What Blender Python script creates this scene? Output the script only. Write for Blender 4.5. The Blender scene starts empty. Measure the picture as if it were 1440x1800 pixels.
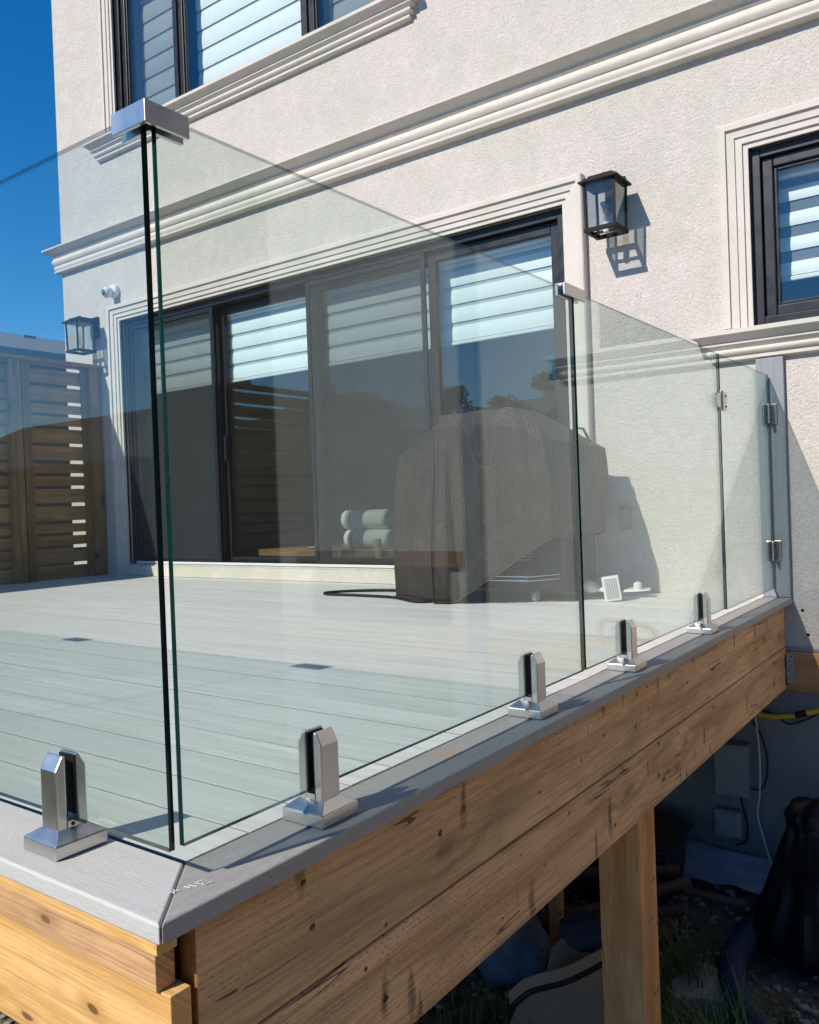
import bpy, bmesh, math, random
from mathutils import Vector, Matrix, noise as mnoise

random.seed(7)
S = bpy.context.scene
COL = S.collection
R = math.radians

# ------------------------------------------------------------------ camera
cam = bpy.data.cameras.new("camera")
cam.sensor_fit = 'HORIZONTAL'; cam.sensor_width = 36.0
cam.lens = 36.0 * 1469.0 / 1440.0
cam.clip_start = 0.02; cam.clip_end = 2000
camo = bpy.data.objects.new("camera", cam); COL.objects.link(camo)
camo.matrix_world = Matrix(((0.80852014, 0.02401545, 0.58797826, 0.0),
                            (0.58731032, 0.0297256, -0.80881578, 0.0),
                            (-0.03690208, 0.99926956, 0.00992923, 0.53),
                            (0, 0, 0, 1)))
S.camera = camo
S.render.resolution_x = 819; S.render.resolution_y = 1024

# ------------------------------------------------------------------ light
SUN = Vector((0.39, 1.30, -1.10)).normalized()        # the way sunlight travels
w = bpy.data.worlds.new("World"); S.world = w; w.use_nodes = True
nt = w.node_tree
bgn = nt.nodes["Background"]
sky = nt.nodes.new("ShaderNodeTexSky"); sky.sky_type = 'NISHITA'; sky.sun_disc = False
sky.sun_elevation = math.asin(-SUN.z)
sky.sun_rotation = math.atan2(-SUN.x, -SUN.y)
sky.altitude = 300; sky.air_density = 1.0; sky.dust_density = 0.05; sky.ozone_density = 5.0
hsv = nt.nodes.new("ShaderNodeHueSaturation"); hsv.inputs["Saturation"].default_value = 1.33
nt.links.new(sky.outputs[0], hsv.inputs["Color"]); nt.links.new(hsv.outputs[0], bgn.inputs[0]); bgn.inputs[1].default_value = 0.14
sl = bpy.data.lights.new("sun", 'SUN'); sl.energy = 4.8; sl.angle = R(0.53); sl.color = (1.0, 0.92, 0.81)
so = bpy.data.objects.new("sun", sl); COL.objects.link(so)
so.rotation_euler = SUN.to_track_quat('-Z', 'Y').to_euler()
so.location = (-5, -12, 14)
S.view_settings.view_transform = 'Standard'; S.view_settings.look = 'None'
S.view_settings.exposure = 0.0; S.view_settings.gamma = 1.0
S.view_settings.use_curve_mapping = False
S.render.engine = 'CYCLES'
S.cycles.use_denoising = True
S.cycles.max_bounces = 7; S.cycles.diffuse_bounces = 3; S.cycles.glossy_bounces = 4
S.cycles.transmission_bounces = 6; S.cycles.transparent_max_bounces = 32
S.cycles.caustics_reflective = False; S.cycles.caustics_refractive = False
S.cycles.sample_clamp_indirect = 4.0
S.cycles.use_adaptive_sampling = True; S.cycles.adaptive_threshold = 0.02

# ================================================================== materials
class NT:
    def __init__(s, name):
        s.m = bpy.data.materials.new(name); s.m.use_nodes = True
        s.t = s.m.node_tree; s.t.nodes.clear()
        s.out = s.t.nodes.new("ShaderNodeOutputMaterial")
    def n(s, typ, inp=None, **kw):
        nd = s.t.nodes.new("ShaderNode" + typ)
        for k, v in kw.items(): setattr(nd, k, v)
        for k, v in (inp or {}).items(): s.set(nd.inputs[k], v)
        return nd
    def set(s, sock, v):
        if isinstance(v, bpy.types.NodeSocket): s.t.links.new(v, sock)
        elif isinstance(v, bpy.types.Node): s.t.links.new(v.outputs[0], sock)
        else:
            if isinstance(v, (tuple, list)) and len(v) == 3 and len(sock.default_value) == 4: v = (*v, 1)
            sock.default_value = v
    def math(s, op, a, b=None, c=None, clamp=False):
        nd = s.n("Math", operation=op); nd.use_clamp = clamp
        for i, v in enumerate((a, b, c)):
            if v is not None: s.set(nd.inputs[i], v)
        return nd.outputs[0]
    def vec(s, scale=(1, 1, 1), rnd=0.0, rot=(0, 0, 0)):
        tc = s.n("TexCoord").outputs["Object"]
        if rnd:
            oi = s.n("ObjectInfo").outputs["Random"]
            sc = s.n("VectorMath", {0: oi, 1: (rnd, rnd * 1.7, rnd * 0.6)}, operation='MULTIPLY')
            tc = s.n("VectorMath", {0: tc, 1: sc}, operation='ADD').outputs[0]
        mp = s.n("Mapping", {"Vector": tc, "Scale": scale, "Rotation": rot})
        return mp.outputs[0]
    def noise(s, v, scale, detail=3, rough=0.55, dist=0.0):
        return s.n("TexNoise", {"Vector": v, "Scale": scale, "Detail": detail, "Roughness": rough, "Distortion": dist}).outputs["Fac"]
    def ramp(s, f, stops, interp='LINEAR'):
        nd = s.n("ValToRGB", {"Fac": f}); cr = nd.color_ramp; cr.interpolation = interp
        while len(cr.elements) < len(stops): cr.elements.new(0.5)
        for e, (p, c) in zip(cr.elements, stops):
            e.position = p; e.color = (*c, 1) if len(c) == 3 else c
        return nd.outputs[0]
    def mix(s, f, a, b, mode='MIX'):
        nd = s.n("Mix", data_type='RGBA', blend_type=mode)
        s.set(nd.inputs[0], f); s.set(nd.inputs[6], a); s.set(nd.inputs[7], b)
        return nd.outputs[2]
    def range(s, v, a, b, c=0.0, d=1.0, interp='LINEAR'):
        nd = s.n("MapRange", {0: v, 1: a, 2: b, 3: c, 4: d}, interpolation_type=interp)
        return nd.outputs[0]
    def bump(s, h, strength=0.5, dist=0.01, nrm=None):
        i = {"Height": h, "Strength": strength, "Distance": dist}
        if nrm: i["Normal"] = nrm
        return s.n("Bump", i).outputs[0]
    def bsdf(s, color, rough=0.6, metal=0.0, normal=None, spec=0.4, **kw):
        nd = s.n("BsdfPrincipled", {"Base Color": color, "Roughness": rough, "Metallic": metal, "Specular IOR Level": spec})
        if normal: s.set(nd.inputs["Normal"], normal)
        for k, v in kw.items(): s.set(nd.inputs[k], v)
        s.t.links.new(nd.outputs[0], s.out.inputs[0])
        return s.m

def m_plain(name, col, rough=0.5, metal=0.0, var=0.12, nscale=14, bump=0.0, spec=0.4, rnd=3.0):
    t = NT(name); v = t.vec(rnd=rnd)
    f = t.noise(v, nscale, 4)
    c = t.mix(f, tuple(x * (1 - var) for x in col), tuple(min(1, x * (1 + var)) for x in col))
    nb = t.bump(t.noise(v, nscale * 6, 3), bump, 0.004) if bump else None
    rg = t.range(t.noise(v, nscale * 2.3, 2), 0.3, 0.7, max(0.02, rough - 0.08), min(1, rough + 0.08))
    return t.bsdf(c, rg, metal, nb, spec)

def m_stucco(name, base, grain=1.0, patch=1.0):
    t = NT(name); v = t.vec()
    big = t.noise(v, 2.6, 6, 0.7, 0.8)
    mid = t.noise(v, 14, 5, 0.7, 0.5)
    fine = t.noise(v, 84, 3, 0.7)
    a = tuple(x * y for x, y in zip(base, (0.88, 0.93, 0.885)))
    b = tuple(min(1, x * y) for x, y in zip(base, (1.05, 1.01, 1.04)))
    c = t.mix(t.range(big, 0.38, 0.62), a, b)
    c = t.mix(t.math('MULTIPLY', t.range(mid, 0.38, 0.66), 0.6 * patch), c, tuple(x * 0.83 for x in base))
    c = t.mix(t.math('MULTIPLY', t.range(fine, 0.40, 0.68), 0.62 * grain), c, tuple(x * 0.70 for x in base))
    h = t.math('ADD', fine, t.math('MULTIPLY', mid, 0.35))
    return t.bsdf(c, 0.92, 0, t.bump(h, 0.95 * grain, 0.008), 0.15)

AX = {'x': (0, 1, 2), 'y': (1, 0, 2), 'z': (2, 0, 1)}
def axscale(axis, along, across):
    return tuple(along if i == AX[axis][0] else across for i in range(3))

def m_wood(name, axis, light, dark, knot=(0.07, 0.03, 0.012), incise=False, rough=0.75, plane=None, knots=1.0, grey=0.0, rnd=9.0, scars=0.0, kscale=1.0, keepth=0.66):
    t = NT(name)
    tc = t.n("TexCoord").outputs["Object"]
    oi = t.n("ObjectInfo").outputs["Random"]
    sx = t.n("SeparateXYZ", {0: tc}).outputs
    o1, o2 = [k for k in range(3) if k != AX[axis][0]]
    L0 = sx[AX[axis][0]]; C0 = t.math('ADD', sx[o1], sx[o2])
    L = t.math('ADD', L0, t.math('MULTIPLY', oi, rnd)); Cx = t.math('ADD', C0, t.math('MULTIPLY', oi, rnd * 3.7))
    def v2(a, b): return t.n("CombineXYZ", {0: t.math('MULTIPLY', L, a), 1: t.math('MULTIPLY', Cx, b), 2: oi}).outputs[0]
    # knots first: the grain bends round them
    kw = t.noise(v2(9, 14), 1.0, 2)
    kv = t.n("VectorMath", {0: v2(2.1 * kscale, 5.2 * kscale), 1: t.n("VectorMath", {0: kw, 1: (0.22, 0.26, 0.0)}, operation='MULTIPLY')}, operation='ADD').outputs[0]
    vo = t.n("TexVoronoi", {"Vector": kv, "Scale": 1.0, "Randomness": 1.0}, feature='F1', voronoi_dimensions='2D')
    d = vo.outputs["Distance"]
    keep = t.math('GREATER_THAN', t.n("SeparateColor", {0: vo.outputs["Color"]}).outputs[0], keepth)
    bend = t.math('MULTIPLY', t.range(d, 0.0, 0.45, 1.0, 0.0, 'SMOOTHSTEP'), keep)
    wob = t.noise(v2(1.4, 5.0), 1.0, 3)
    ph = t.math('ADD', t.math('MULTIPLY', Cx, 46.0), t.math('ADD', t.math('MULTIPLY', wob, 9.0), t.math('MULTIPLY', bend, 3.4)))
    ring = t.math('ADD', t.math('MULTIPLY', t.math('SINE', t.math('MULTIPLY', ph, 1.0)), 0.5), 0.5)
    ring = t.math('POWER', ring, 2.2)
    fib = t.noise(v2(6, 190), 1.0, 4, 0.7)
    late = t.noise(v2(2.2, 75), 1.0, 3, 0.6)
    big = t.noise(v2(1.6, 5.0), 1.0, 4, 0.55)
    mid = tuple((a + b) / 2 for a, b in zip(light, dark))
    c = t.mix(t.range(big, 0.32, 0.68), mid, light)
    c = t.mix(t.math('MULTIPLY', ring, t.range(big, 0.3, 0.7, 0.75, 0.40)), c, dark)
    c = t.mix(t.math('MULTIPLY', t.range(fib, 0.45, 0.68), 0.55), c, tuple(x * 0.55 for x in dark))
    c = t.mix(t.range(late, 0.52, 0.66, 0.0, 0.42), c, tuple(x * 0.70 for x in dark))
    blot = t.noise(v2(3.3, 3.3), 1.0, 4, 0.6)
    c = t.mix(t.range(blot, 0.48, 0.70, 0.0, 0.6), c, tuple(x * 0.62 for x in mid))
    hue = t.noise(v2(2.4, 7.0), 1.0, 3, 0.6)
    c = t.mix(t.range(hue, 0.54, 0.72, 0.0, 0.35), c, (light[0] * 0.92, light[1] * 0.72, light[2] * 0.55))
    c = t.mix(t.range(hue, 0.30, 0.45, 0.30, 0.0), c, (mid[0] * 0.72, mid[1] * 0.86, mid[2] * 1.05))
    kk = t.math('MULTIPLY', t.range(d, 0.045, 0.085, 1, 0, 'SMOOTHSTEP'), keep)
    halo = t.math('MULTIPLY', t.math('MULTIPLY', t.range(d, 0.06, 0.24, 1, 0, 'SMOOTHSTEP'), keep), 0.5 * knots)
    kk = t.math('MULTIPLY', kk, 0.85 * knots)
    c = t.mix(halo, c, tuple(x * 0.60 for x in dark))
    c = t.mix(kk, c, knot)
    h = t.math('SUBTRACT', t.math('MULTIPLY', fib, 0.6), t.math('MULTIPLY', ring, 0.35))
    h = t.math('SUBTRACT', h, t.math('MULTIPLY', kk, 0.6))
    if scars:
        # dark vertical bruises and checks across the board
        sw = t.noise(v2(26, 10), 1.0, 4, 0.65)
        sv = t.n("VectorMath", {0: v2(12.0, 2.7), 1: t.n("VectorMath", {0: sw, 1: (0.55, 0.12, 0.0)}, operation='MULTIPLY')}, operation='ADD').outputs[0]
        sxy = t.n("TexVoronoi", {"Vector": sv, "Scale": 1.0}, feature='F1', voronoi_dimensions='2D')
        sc_ = t.n("SeparateColor", {0: sxy.outputs["Color"]}).outputs
        sk = t.math('GREATER_THAN', sc_[1], 0.64)
        sr = t.range(sc_[2], 0, 1, 0.05, 0.19)
        sm = t.math('MULTIPLY', t.math('MULTIPLY', t.math('SUBTRACT', 1.0, t.math('DIVIDE', sxy.outputs["Distance"], sr), clamp=True), sk), scars)
        sm = t.math('MULTIPLY', t.math('POWER', sm, 0.6), t.range(fib, 0.3, 0.6, 0.35, 1.0))
        c = t.mix(t.math('MULTIPLY', sm, 0.95), c, (0.035, 0.015, 0.007))
        h = t.math('SUBTRACT', h, t.math('MULTIPLY', sm, 0.8))
        # seasoning checks along the grain
        cn = t.noise(v2(1.1, 26), 1.0, 2, 0.4)
        ck = t.math('MULTIPLY', t.math('LESS_THAN', t.math('ABSOLUTE', t.math('SUBTRACT', cn, 0.5)), 0.010), t.math('GREATER_THAN', t.noise(v2(2.0, 9), 1.0, 2), 0.58))
        c = t.mix(t.math('MULTIPLY', ck, 0.75 * scars), c, (0.03, 0.014, 0.007))
        h = t.math('SUBTRACT', h, ck)
    if incise:
        jit = t.noise(v2(5, 30), 1.0, 2)
        Cc = t.math('ADD', sx[plane], t.math('MULTIPLY', jit, 0.006))
        Cc = t.math('ADD', Cc, t.math('MULTIPLY', L0, 0.035))
        row = t.math('FLOOR', t.math('MULTIPLY', Cc, 120))
        u = t.math('ADD', t.math('MULTIPLY', L0, 46), t.math('MULTIPLY', t.n("TexWhiteNoise", {"W": row}, noise_dimensions='1D').outputs[0], 0.9))
        fu = t.math('FRACT', u); fc = t.math('FRACT', t.math('MULTIPLY', Cc, 120))
        cell = t.math('ADD', t.math('FLOOR', u), t.math('MULTIPLY', row, 57.31))
        wn = t.n("TexWhiteNoise", {"W": cell}, noise_dimensions='1D').outputs[0]
        wn2 = t.n("TexWhiteNoise", {"W": t.math('ADD', cell, 0.5)}, noise_dimensions='1D').outputs[0]
        st = t.math('MULTIPLY', wn2, 0.35)
        a1 = t.math('MULTIPLY', t.math('GREATER_THAN', fu, st), t.math('LESS_THAN', fu, t.math('ADD', st, t.math('ADD', 0.18, t.math('MULTIPLY', wn, 0.25)))))
        a2 = t.math('MULTIPLY', t.math('GREATER_THAN', fc, 0.38), t.math('LESS_THAN', fc, 0.58))
        dash = t.math('MULTIPLY', t.math('MULTIPLY', a1, a2), t.math('GREATER_THAN', wn, 0.40))
        wear = t.range(t.noise(v2(1.7, 6), 1.5, 3), 0.38, 0.62, 0.05, 1.0)
        dash = t.math('MULTIPLY', dash, wear)
        c = t.mix(t.math('MULTIPLY', dash, 0.68), c, (0.035, 0.017, 0.009))
        h = t.math('SUBTRACT', h, t.math('MULTIPLY', dash, 1.2))
        # gouges and nail holes of uneven size
        pn = t.noise(v2(60, 70), 1.0, 3)
        pw = t.n("VectorMath", {0: v2(8.5, 10), 1: t.n("VectorMath", {0: pn, 1: (0.14, 0.16, 0.0)}, operation='MULTIPLY')}, operation='ADD').outputs[0]
        pv = t.n("TexVoronoi", {"Vector": pw, "Scale": 1.0}, feature='F1', voronoi_dimensions='2D')
        pc = t.n("SeparateColor", {0: pv.outputs["Color"]}).outputs
        pr = t.range(pc[0], 0.0, 1.0, 0.018, 0.075)
        pit = t.math('MULTIPLY', t.math('LESS_THAN', pv.outputs["Distance"], pr), t.math('GREATER_THAN', pc[1], 0.48))
        c = t.mix(t.math('MULTIPLY', pit, 0.85), c, (0.022, 0.012, 0.007))
        h = t.math('SUBTRACT', h, t.math('MULTIPLY', pit, 1.0))
    if grey: c = t.mix(grey, c, (0.22, 0.20, 0.18))
    return t.bsdf(c, rough, 0, t.bump(h, 0.5, 0.004), 0.25)

def m_composite(name, axis, base, contrast=1.0, grain=1.0, stain=None):
    t = NT(name)
    oi = t.n("ObjectInfo").outputs["Random"]
    streak = t.noise(t.vec(axscale(axis, 1.6, 38), 11), 1.0, 5, 0.65, 0.4)
    fine = t.noise(t.vec(axscale(axis, 45, 300), 11), 1.0, 3, 0.65)
    blot = t.noise(t.vec((1, 1, 1), 11), 4.5, 4)
    lo = tuple(x * (1 - 0.16 * contrast) for x in base); hi = tuple(min(1, x * (1 + 0.12 * contrast)) for x in base)
    c = t.mix(t.range(streak, 0.33, 0.68), lo, hi)
    c = t.mix(t.math('MULTIPLY', t.range(fine, 0.46, 0.70), 0.45 * grain), c, tuple(x * 0.55 for x in base))
    c = t.mix(t.math('MULTIPLY', t.range(blot, 0.4, 0.75), 0.22), c, tuple(x * 0.78 for x in base))
    c = t.mix(t.range(oi, 0, 1, 0.0, 0.62), c, tuple(x * y for x, y in zip(base, (0.82, 0.835, 0.84))))
    if stain:
        dd = t.n("VectorMath", {0: t.vec(), 1: stain[0]}, operation='DISTANCE').outputs["Value"]
        dn = t.math('ADD', dd, t.math('MULTIPLY', t.math('SUBTRACT', t.noise(t.vec(), 28, 5, 0.7), 0.5), 0.16))
        c = t.mix(t.range(dn, stain[1] * 0.2, stain[1], 0.45, 0.0, 'SMOOTHSTEP'), c, (0.50, 0.27, 0.12))
    h = t.math('ADD', fine, t.math('MULTIPLY', streak, 0.6))
    return t.bsdf(c, 0.55, 0, t.bump(h, 0.4 * grain, 0.002), 0.35)

def m_steel(name, col=(0.66, 0.645, 0.625), rough=0.31, axis='z'):
    t = NT(name)
    br = t.noise(t.vec(axscale(axis, 10, 420), 5), 1.0, 2)
    sm = t.noise(t.vec((1, 1, 1), 5), 16, 3)
    c = t.mix(t.range(sm, 0.35, 0.7), tuple(x * 0.93 for x in col), col)
    rg = t.math('ADD', t.range(sm, 0.3, 0.7, rough - 0.03, rough + 0.05), t.math('MULTIPLY', br, 0.05))
    return t.bsdf(c, rg, 1.0, t.bump(br, 0.03, 0.001), 0.5)

def m_glass(name, tint, refl=1.0, dust=0.0, base_r=0.043):
    """Sheet glass: clear through-light, mirror reflection growing towards grazing (both faces)."""
    t = NT(name)
    lw = t.n("LayerWeight", {"Blend": 0.5}).outputs["Facing"]
    p5 = t.math('POWER', lw, 4.5)
    fr = t.math('ADD', base_r * refl, t.math('MULTIPLY', p5, 0.92), clamp=True)
    tr = t.n("BsdfTransparent", {"Color": tint}); gl = t.n("BsdfGlossy", {"Roughness": 0.0, "Color": (0.87, 0.97, 0.99)})
    mx = t.n("MixShader", {0: fr, 1: tr, 2: gl})
    if dust:
        v = t.vec()
        nf = t.range(t.noise(v, 5, 5, 0.7), 0.35, 0.75, 0.2, 1.0)
        sp = t.n("TexVoronoi", {"Vector": v, "Scale": 26.0}, feature='F1')
        spk = t.math('MULTIPLY', t.range(sp.outputs["Distance"], 0.025, 0.05, 1, 0), t.math('GREATER_THAN', t.n("SeparateColor", {0: sp.outputs["Color"]}).outputs[0], 0.972))
        df = t.math('ADD', t.math('MULTIPLY', nf, dust), t.math('MULTIPLY', spk, 0.35))
        di = t.n("BsdfDiffuse", {"Color": (0.75, 0.76, 0.74)})
        mx = t.n("MixShader", {0: df, 1: mx, 2: di})
    t.t.links.new(mx.outputs[0], t.out.inputs[0])
    return t.m

def m_screen(name, cover=0.26, col=(0.07, 0.085, 0.09)):
    t = NT(name)
    tr = t.n("BsdfTransparent"); di = t.n("BsdfDiffuse", {"Color": col})
    f = t.range(t.noise(t.vec(), 2.5, 3), 0.3, 0.7, cover - 0.03, cover + 0.03)
    mx = t.n("MixShader", {0: f, 1: tr, 2: di})
    t.t.links.new(mx.outputs[0], t.out.inputs[0]); return t.m

def m_cover():
    t = NT('grill_cover'); v = t.vec()
    a = t.noise(v, 3.0, 4, 0.6); cr = t.noise(t.vec((4.5, 4.5, 1.6)), 2.2, 5, 0.6, 0.8); wv = t.noise(v, 160, 2)
    rdg = t.math('ABSOLUTE', t.math('SUBTRACT', cr, 0.5))
    c = t.mix(t.range(a, 0.35, 0.68), (0.030, 0.0245, 0.0205), (0.052, 0.043, 0.036))
    c = t.mix(t.range(rdg, 0.0, 0.03, 0.5, 0.0), c, (0.075, 0.066, 0.058))
    c = t.mix(t.range(wv, 0.4, 0.7, 0.0, 0.3), c, (0.028, 0.022, 0.018))
    h = t.math('ADD', t.math('MULTIPLY', t.math('MINIMUM', rdg, 0.06), -9.0), t.math('MULTIPLY', wv, 0.15))
    return t.bsdf(c, 0.52, 0, t.bump(h, 0.55, 0.012), 0.4)

M = {}
M['stucco'] = m_stucco('stucco', (0.72, 0.66, 0.61))
M['trim'] = m_stucco('stucco_trim', (0.71, 0.655, 0.600), 0.22, 0.4)
M['plinth'] = m_stucco('plinth', (0.72, 0.66, 0.56), 0.6)
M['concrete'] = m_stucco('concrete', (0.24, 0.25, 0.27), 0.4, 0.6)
M['concrete_pale'] = m_stucco('concrete_pale', (0.46, 0.44, 0.41), 0.5, 0.6)
M['black'] = m_plain('black_frame', (0.016, 0.018, 0.024), 0.38, 0, 0.15, 6)
M['blackmetal'] = m_plain('black_lantern', (0.007, 0.007, 0.008), 0.5, 0, 0.2, 40, 0.1, 0.2)
M['steel'] = m_steel('brushed_steel')
M['steel_dark'] = m_steel('hinge_steel', (0.36, 0.33, 0.32), 0.30)
M['galv'] = m_steel('galvanized', (0.42, 0.46, 0.52), 0.45)
M['rubber'] = m_plain('rubber', (0.006, 0.006, 0.007), 0.6)
M['glass'] = m_glass('rail_glass', (0.905, 0.950, 0.935), 1.0, 0.008)
M['edgetop'] = m_screen('glass_edge_top', 0.5, (0.03, 0.06, 0.055))
M['edge'] = m_plain('glass_edge', (0.006, 0.030, 0.027), 0.06, 0, 0.4, 60, 0, 0.5)
M['pane'] = m_glass('window_pane', (0.962, 0.996, 0.99), 1.7, 0.004)
M['lampglass'] = m_glass('lantern_glass', (0.90, 0.92, 0.92), 1.0, 0.02)
M['bulb'] = m_glass('bulb_glass', (0.95, 0.92, 0.85), 1.6, 0.02)
M['screen'] = m_screen('insect_screen')
M['fabric'] = m_plain('blind_fabric', (0.94, 0.945, 0.93), 0.9, 0, 0.02, 30)
M['sheer'] = m_plain('blind_sheer', (0.50, 0.54, 0.54), 0.9, 0, 0.05, 30)
M['voile'] = m_screen('blind_voile', 0.45, (0.30, 0.33, 0.36))
M['white'] = m_plain('white_plastic', (0.78, 0.78, 0.77), 0.4, 0, 0.03, 20)
M['offwhite'] = m_plain('roll_fabric', (0.88, 0.86, 0.76), 0.9, 0, 0.08, 22, 0.3)
M['lens'] = m_plain('camera_lens', (0.01, 0.01, 0.012), 0.1)
M['deck'] = m_composite('deck_boards', 'x', (0.80, 0.775, 0.73), 1.2, 0.5)
M['core'] = m_plain('board_core', (0.26, 0.255, 0.25), 0.8)
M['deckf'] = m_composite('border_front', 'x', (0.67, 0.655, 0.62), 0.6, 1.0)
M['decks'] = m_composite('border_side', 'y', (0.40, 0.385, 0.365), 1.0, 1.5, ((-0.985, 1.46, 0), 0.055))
M['deckp'] = m_composite('wall_post_board', 'z', (0.30, 0.325, 0.345), 0.9, 0.8)
M['fascia'] = m_wood('fascia_wood', 'y', (0.85, 0.55, 0.30), (0.43, 0.25, 0.122), incise=True, plane=2, scars=1.0, knots=0.4)
M['skirt'] = m_wood('skirt_wood', 'x', (0.96, 0.62, 0.26), (0.70, 0.37, 0.115), knots=0.9, kscale=1.9, keepth=0.42)
M['skirt2'] = m_wood('skirt_wood_rough', 'x', (0.80, 0.50, 0.26), (0.50, 0.26, 0.11), knots=0.7, kscale=2.2, keepth=0.45, scars=0.5)
M['endcut'] = m_plain('end_cut_stain', (0.38, 0.15, 0.03), 0.7, 0, 0.45, 90, 0.5)
M['postwood'] = m_wood('post_wood', 'z', (0.80, 0.45, 0.20), (0.44, 0.20, 0.075), knots=0.7, scars=0.6)
M['ledger'] = m_wood('ledger_wood', 'x', (0.62, 0.38, 0.18), (0.40, 0.21, 0.09))
M['joist'] = m_wood('joist_wood', 'y', (0.34, 0.22, 0.12), (0.2, 0.12, 0.06))
M['fence'] = m_wood('fence_wood', 'y', (0.60, 0.37, 0.165), (0.30, 0.165, 0.065), knot=(0.02, 0.012, 0.008), rough=0.7)
M['fencep'] = m_wood('fence_post_wood', 'z', (0.46, 0.28, 0.13), (0.22, 0.125, 0.055), knot=(0.02, 0.012, 0.008))
M['cover'] = m_cover()
M['dark'] = m_plain('dark_enamel', (0.016, 0.016, 0.017), 0.35)
M['chrome'] = m_steel('chrome', (0.7, 0.7, 0.72), 0.12, 'x')
M['roomwall'] = m_plain('room_wall', (0.22, 0.25, 0.28), 0.9, 0, 0.05, 2)
M['roomfloor'] = m_wood('room_floor', 'x', (0.075, 0.065, 0.058), (0.04, 0.034, 0.03))
M['bench'] = m_wood('bench_wood', 'x', (0.34, 0.17, 0.085), (0.16, 0.08, 0.04))
M['shingle'] = m_plain('roof_shingle', (0.19, 0.18, 0.175), 0.9, 0, 0.35, 8, 0.6)
M['siding'] = m_plain('siding', (0.47, 0.46, 0.44), 0.8, 0, 0.06, 3)
M['brick'] = m_plain('rear_brick', (0.20, 0.12, 0.09), 0.9, 0, 0.25, 8, 0.4)
M['gutter'] = m_plain('gutter', (0.16, 0.18, 0.22), 0.5)
M['darkpane'] = m_plain('far_pane', (0.02, 0.025, 0.03), 0.1)
M['boxgrey'] = m_plain('electrical_box', (0.27, 0.29, 0.32), 0.5)
M['yellow'] = m_plain('yellow_pipe', (0.62, 0.42, 0.03), 0.5)
M['cablew'] = m_plain('white_cable', (0.62, 0.60, 0.58), 0.6)
M['poly'] = m_plain('poly_sheet', (0.34, 0.37, 0.43), 0.35, 0, 0.3, 18, 0.3)
M['bag'] = m_plain('black_bag', (0.006, 0.006, 0.007), 0.45, 0, 0.2, 10, 0.5, 0.3)
M['pipe'] = m_plain('blue_pipe', (0.022, 0.028, 0.055), 0.55)
M['tub'] = m_plain('beige_tub', (0.30, 0.225, 0.16), 0.55, 0, 0.15, 6, 0.1)
M['navy'] = m_plain('navy_cloth', (0.03, 0.035, 0.06), 0.9, 0, 0.3, 30, 0.4)
M['bluebag'] = m_plain('blue_print_bag', (0.07, 0.11, 0.16), 0.7, 0, 0.9, 9, 0.3)
M['bark'] = m_plain('bark', (0.11, 0.07, 0.05), 0.9, 0, 0.4, 30, 0.7)
M['stone'] = m_plain('stone', (0.30, 0.28, 0.25), 0.9, 0, 0.3, 20, 0.5)
M['gasgrey'] = m_plain('gas_meter_grey', (0.35, 0.35, 0.36), 0.5)
M['rust'] = m_plain('rust_orange', (0.45, 0.19, 0.06), 0.7)

def m_ground():
    t = NT('ground_soil'); v = t.vec()
    a = t.noise(v, 0.6, 4); b = t.noise(v, 7, 5, 0.65); c = t.noise(v, 70, 3, 0.6)
    col = t.mix(t.range(b, 0.35, 0.65), (0.085, 0.068, 0.048), (0.20, 0.17, 0.13))
    sx = t.n("SeparateXYZ", {0: t.n("TexCoord").outputs["Object"]}).outputs
    # lawn away from the house, bare soil round the deck
    dist = t.math('SQRT', t.math('ADD', t.math('POWER', t.math('ADD', sx[0], 3.0), 2.0), t.math('POWER', t.math('SUBTRACT', sx[1], 3.0), 2.0)))
    lawn = t.range(t.math('ADD', dist, t.math('MULTIPLY', a, 2.0)), 6.0, 8.0)
    col = t.mix(lawn, col, t.mix(b, (0.035, 0.06, 0.014), (0.08, 0.11, 0.03)))
    col = t.mix(t.math('MULTIPLY', t.range(c, 0.45, 0.7), 0.4), col, (0.06, 0.05, 0.04))
    h = t.math('ADD', t.math('MULTIPLY', b, 2.0), c)
    return t.bsdf(col, 0.95, 0, t.bump(h, 0.8, 0.02), 0.1)
M['ground'] = m_ground()

def m_leaf(name, c1, c2):
    t = NT(name); f = t.noise(t.vec(rnd=5), 3.0, 3)
    c = t.mix(t.range(f, 0.3, 0.7), c1, c2)
    return t.bsdf(c, 0.6, 0, None, 0.25)
M['leaf'] = m_leaf('leaf', (0.03, 0.055, 0.015), (0.085, 0.12, 0.03))
M['litter'] = m_leaf('dry_litter', (0.10, 0.065, 0.035), (0.26, 0.20, 0.12))
M['grass'] = m_leaf('grass_blade', (0.07, 0.12, 0.02), (0.16, 0.20, 0.05))

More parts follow.
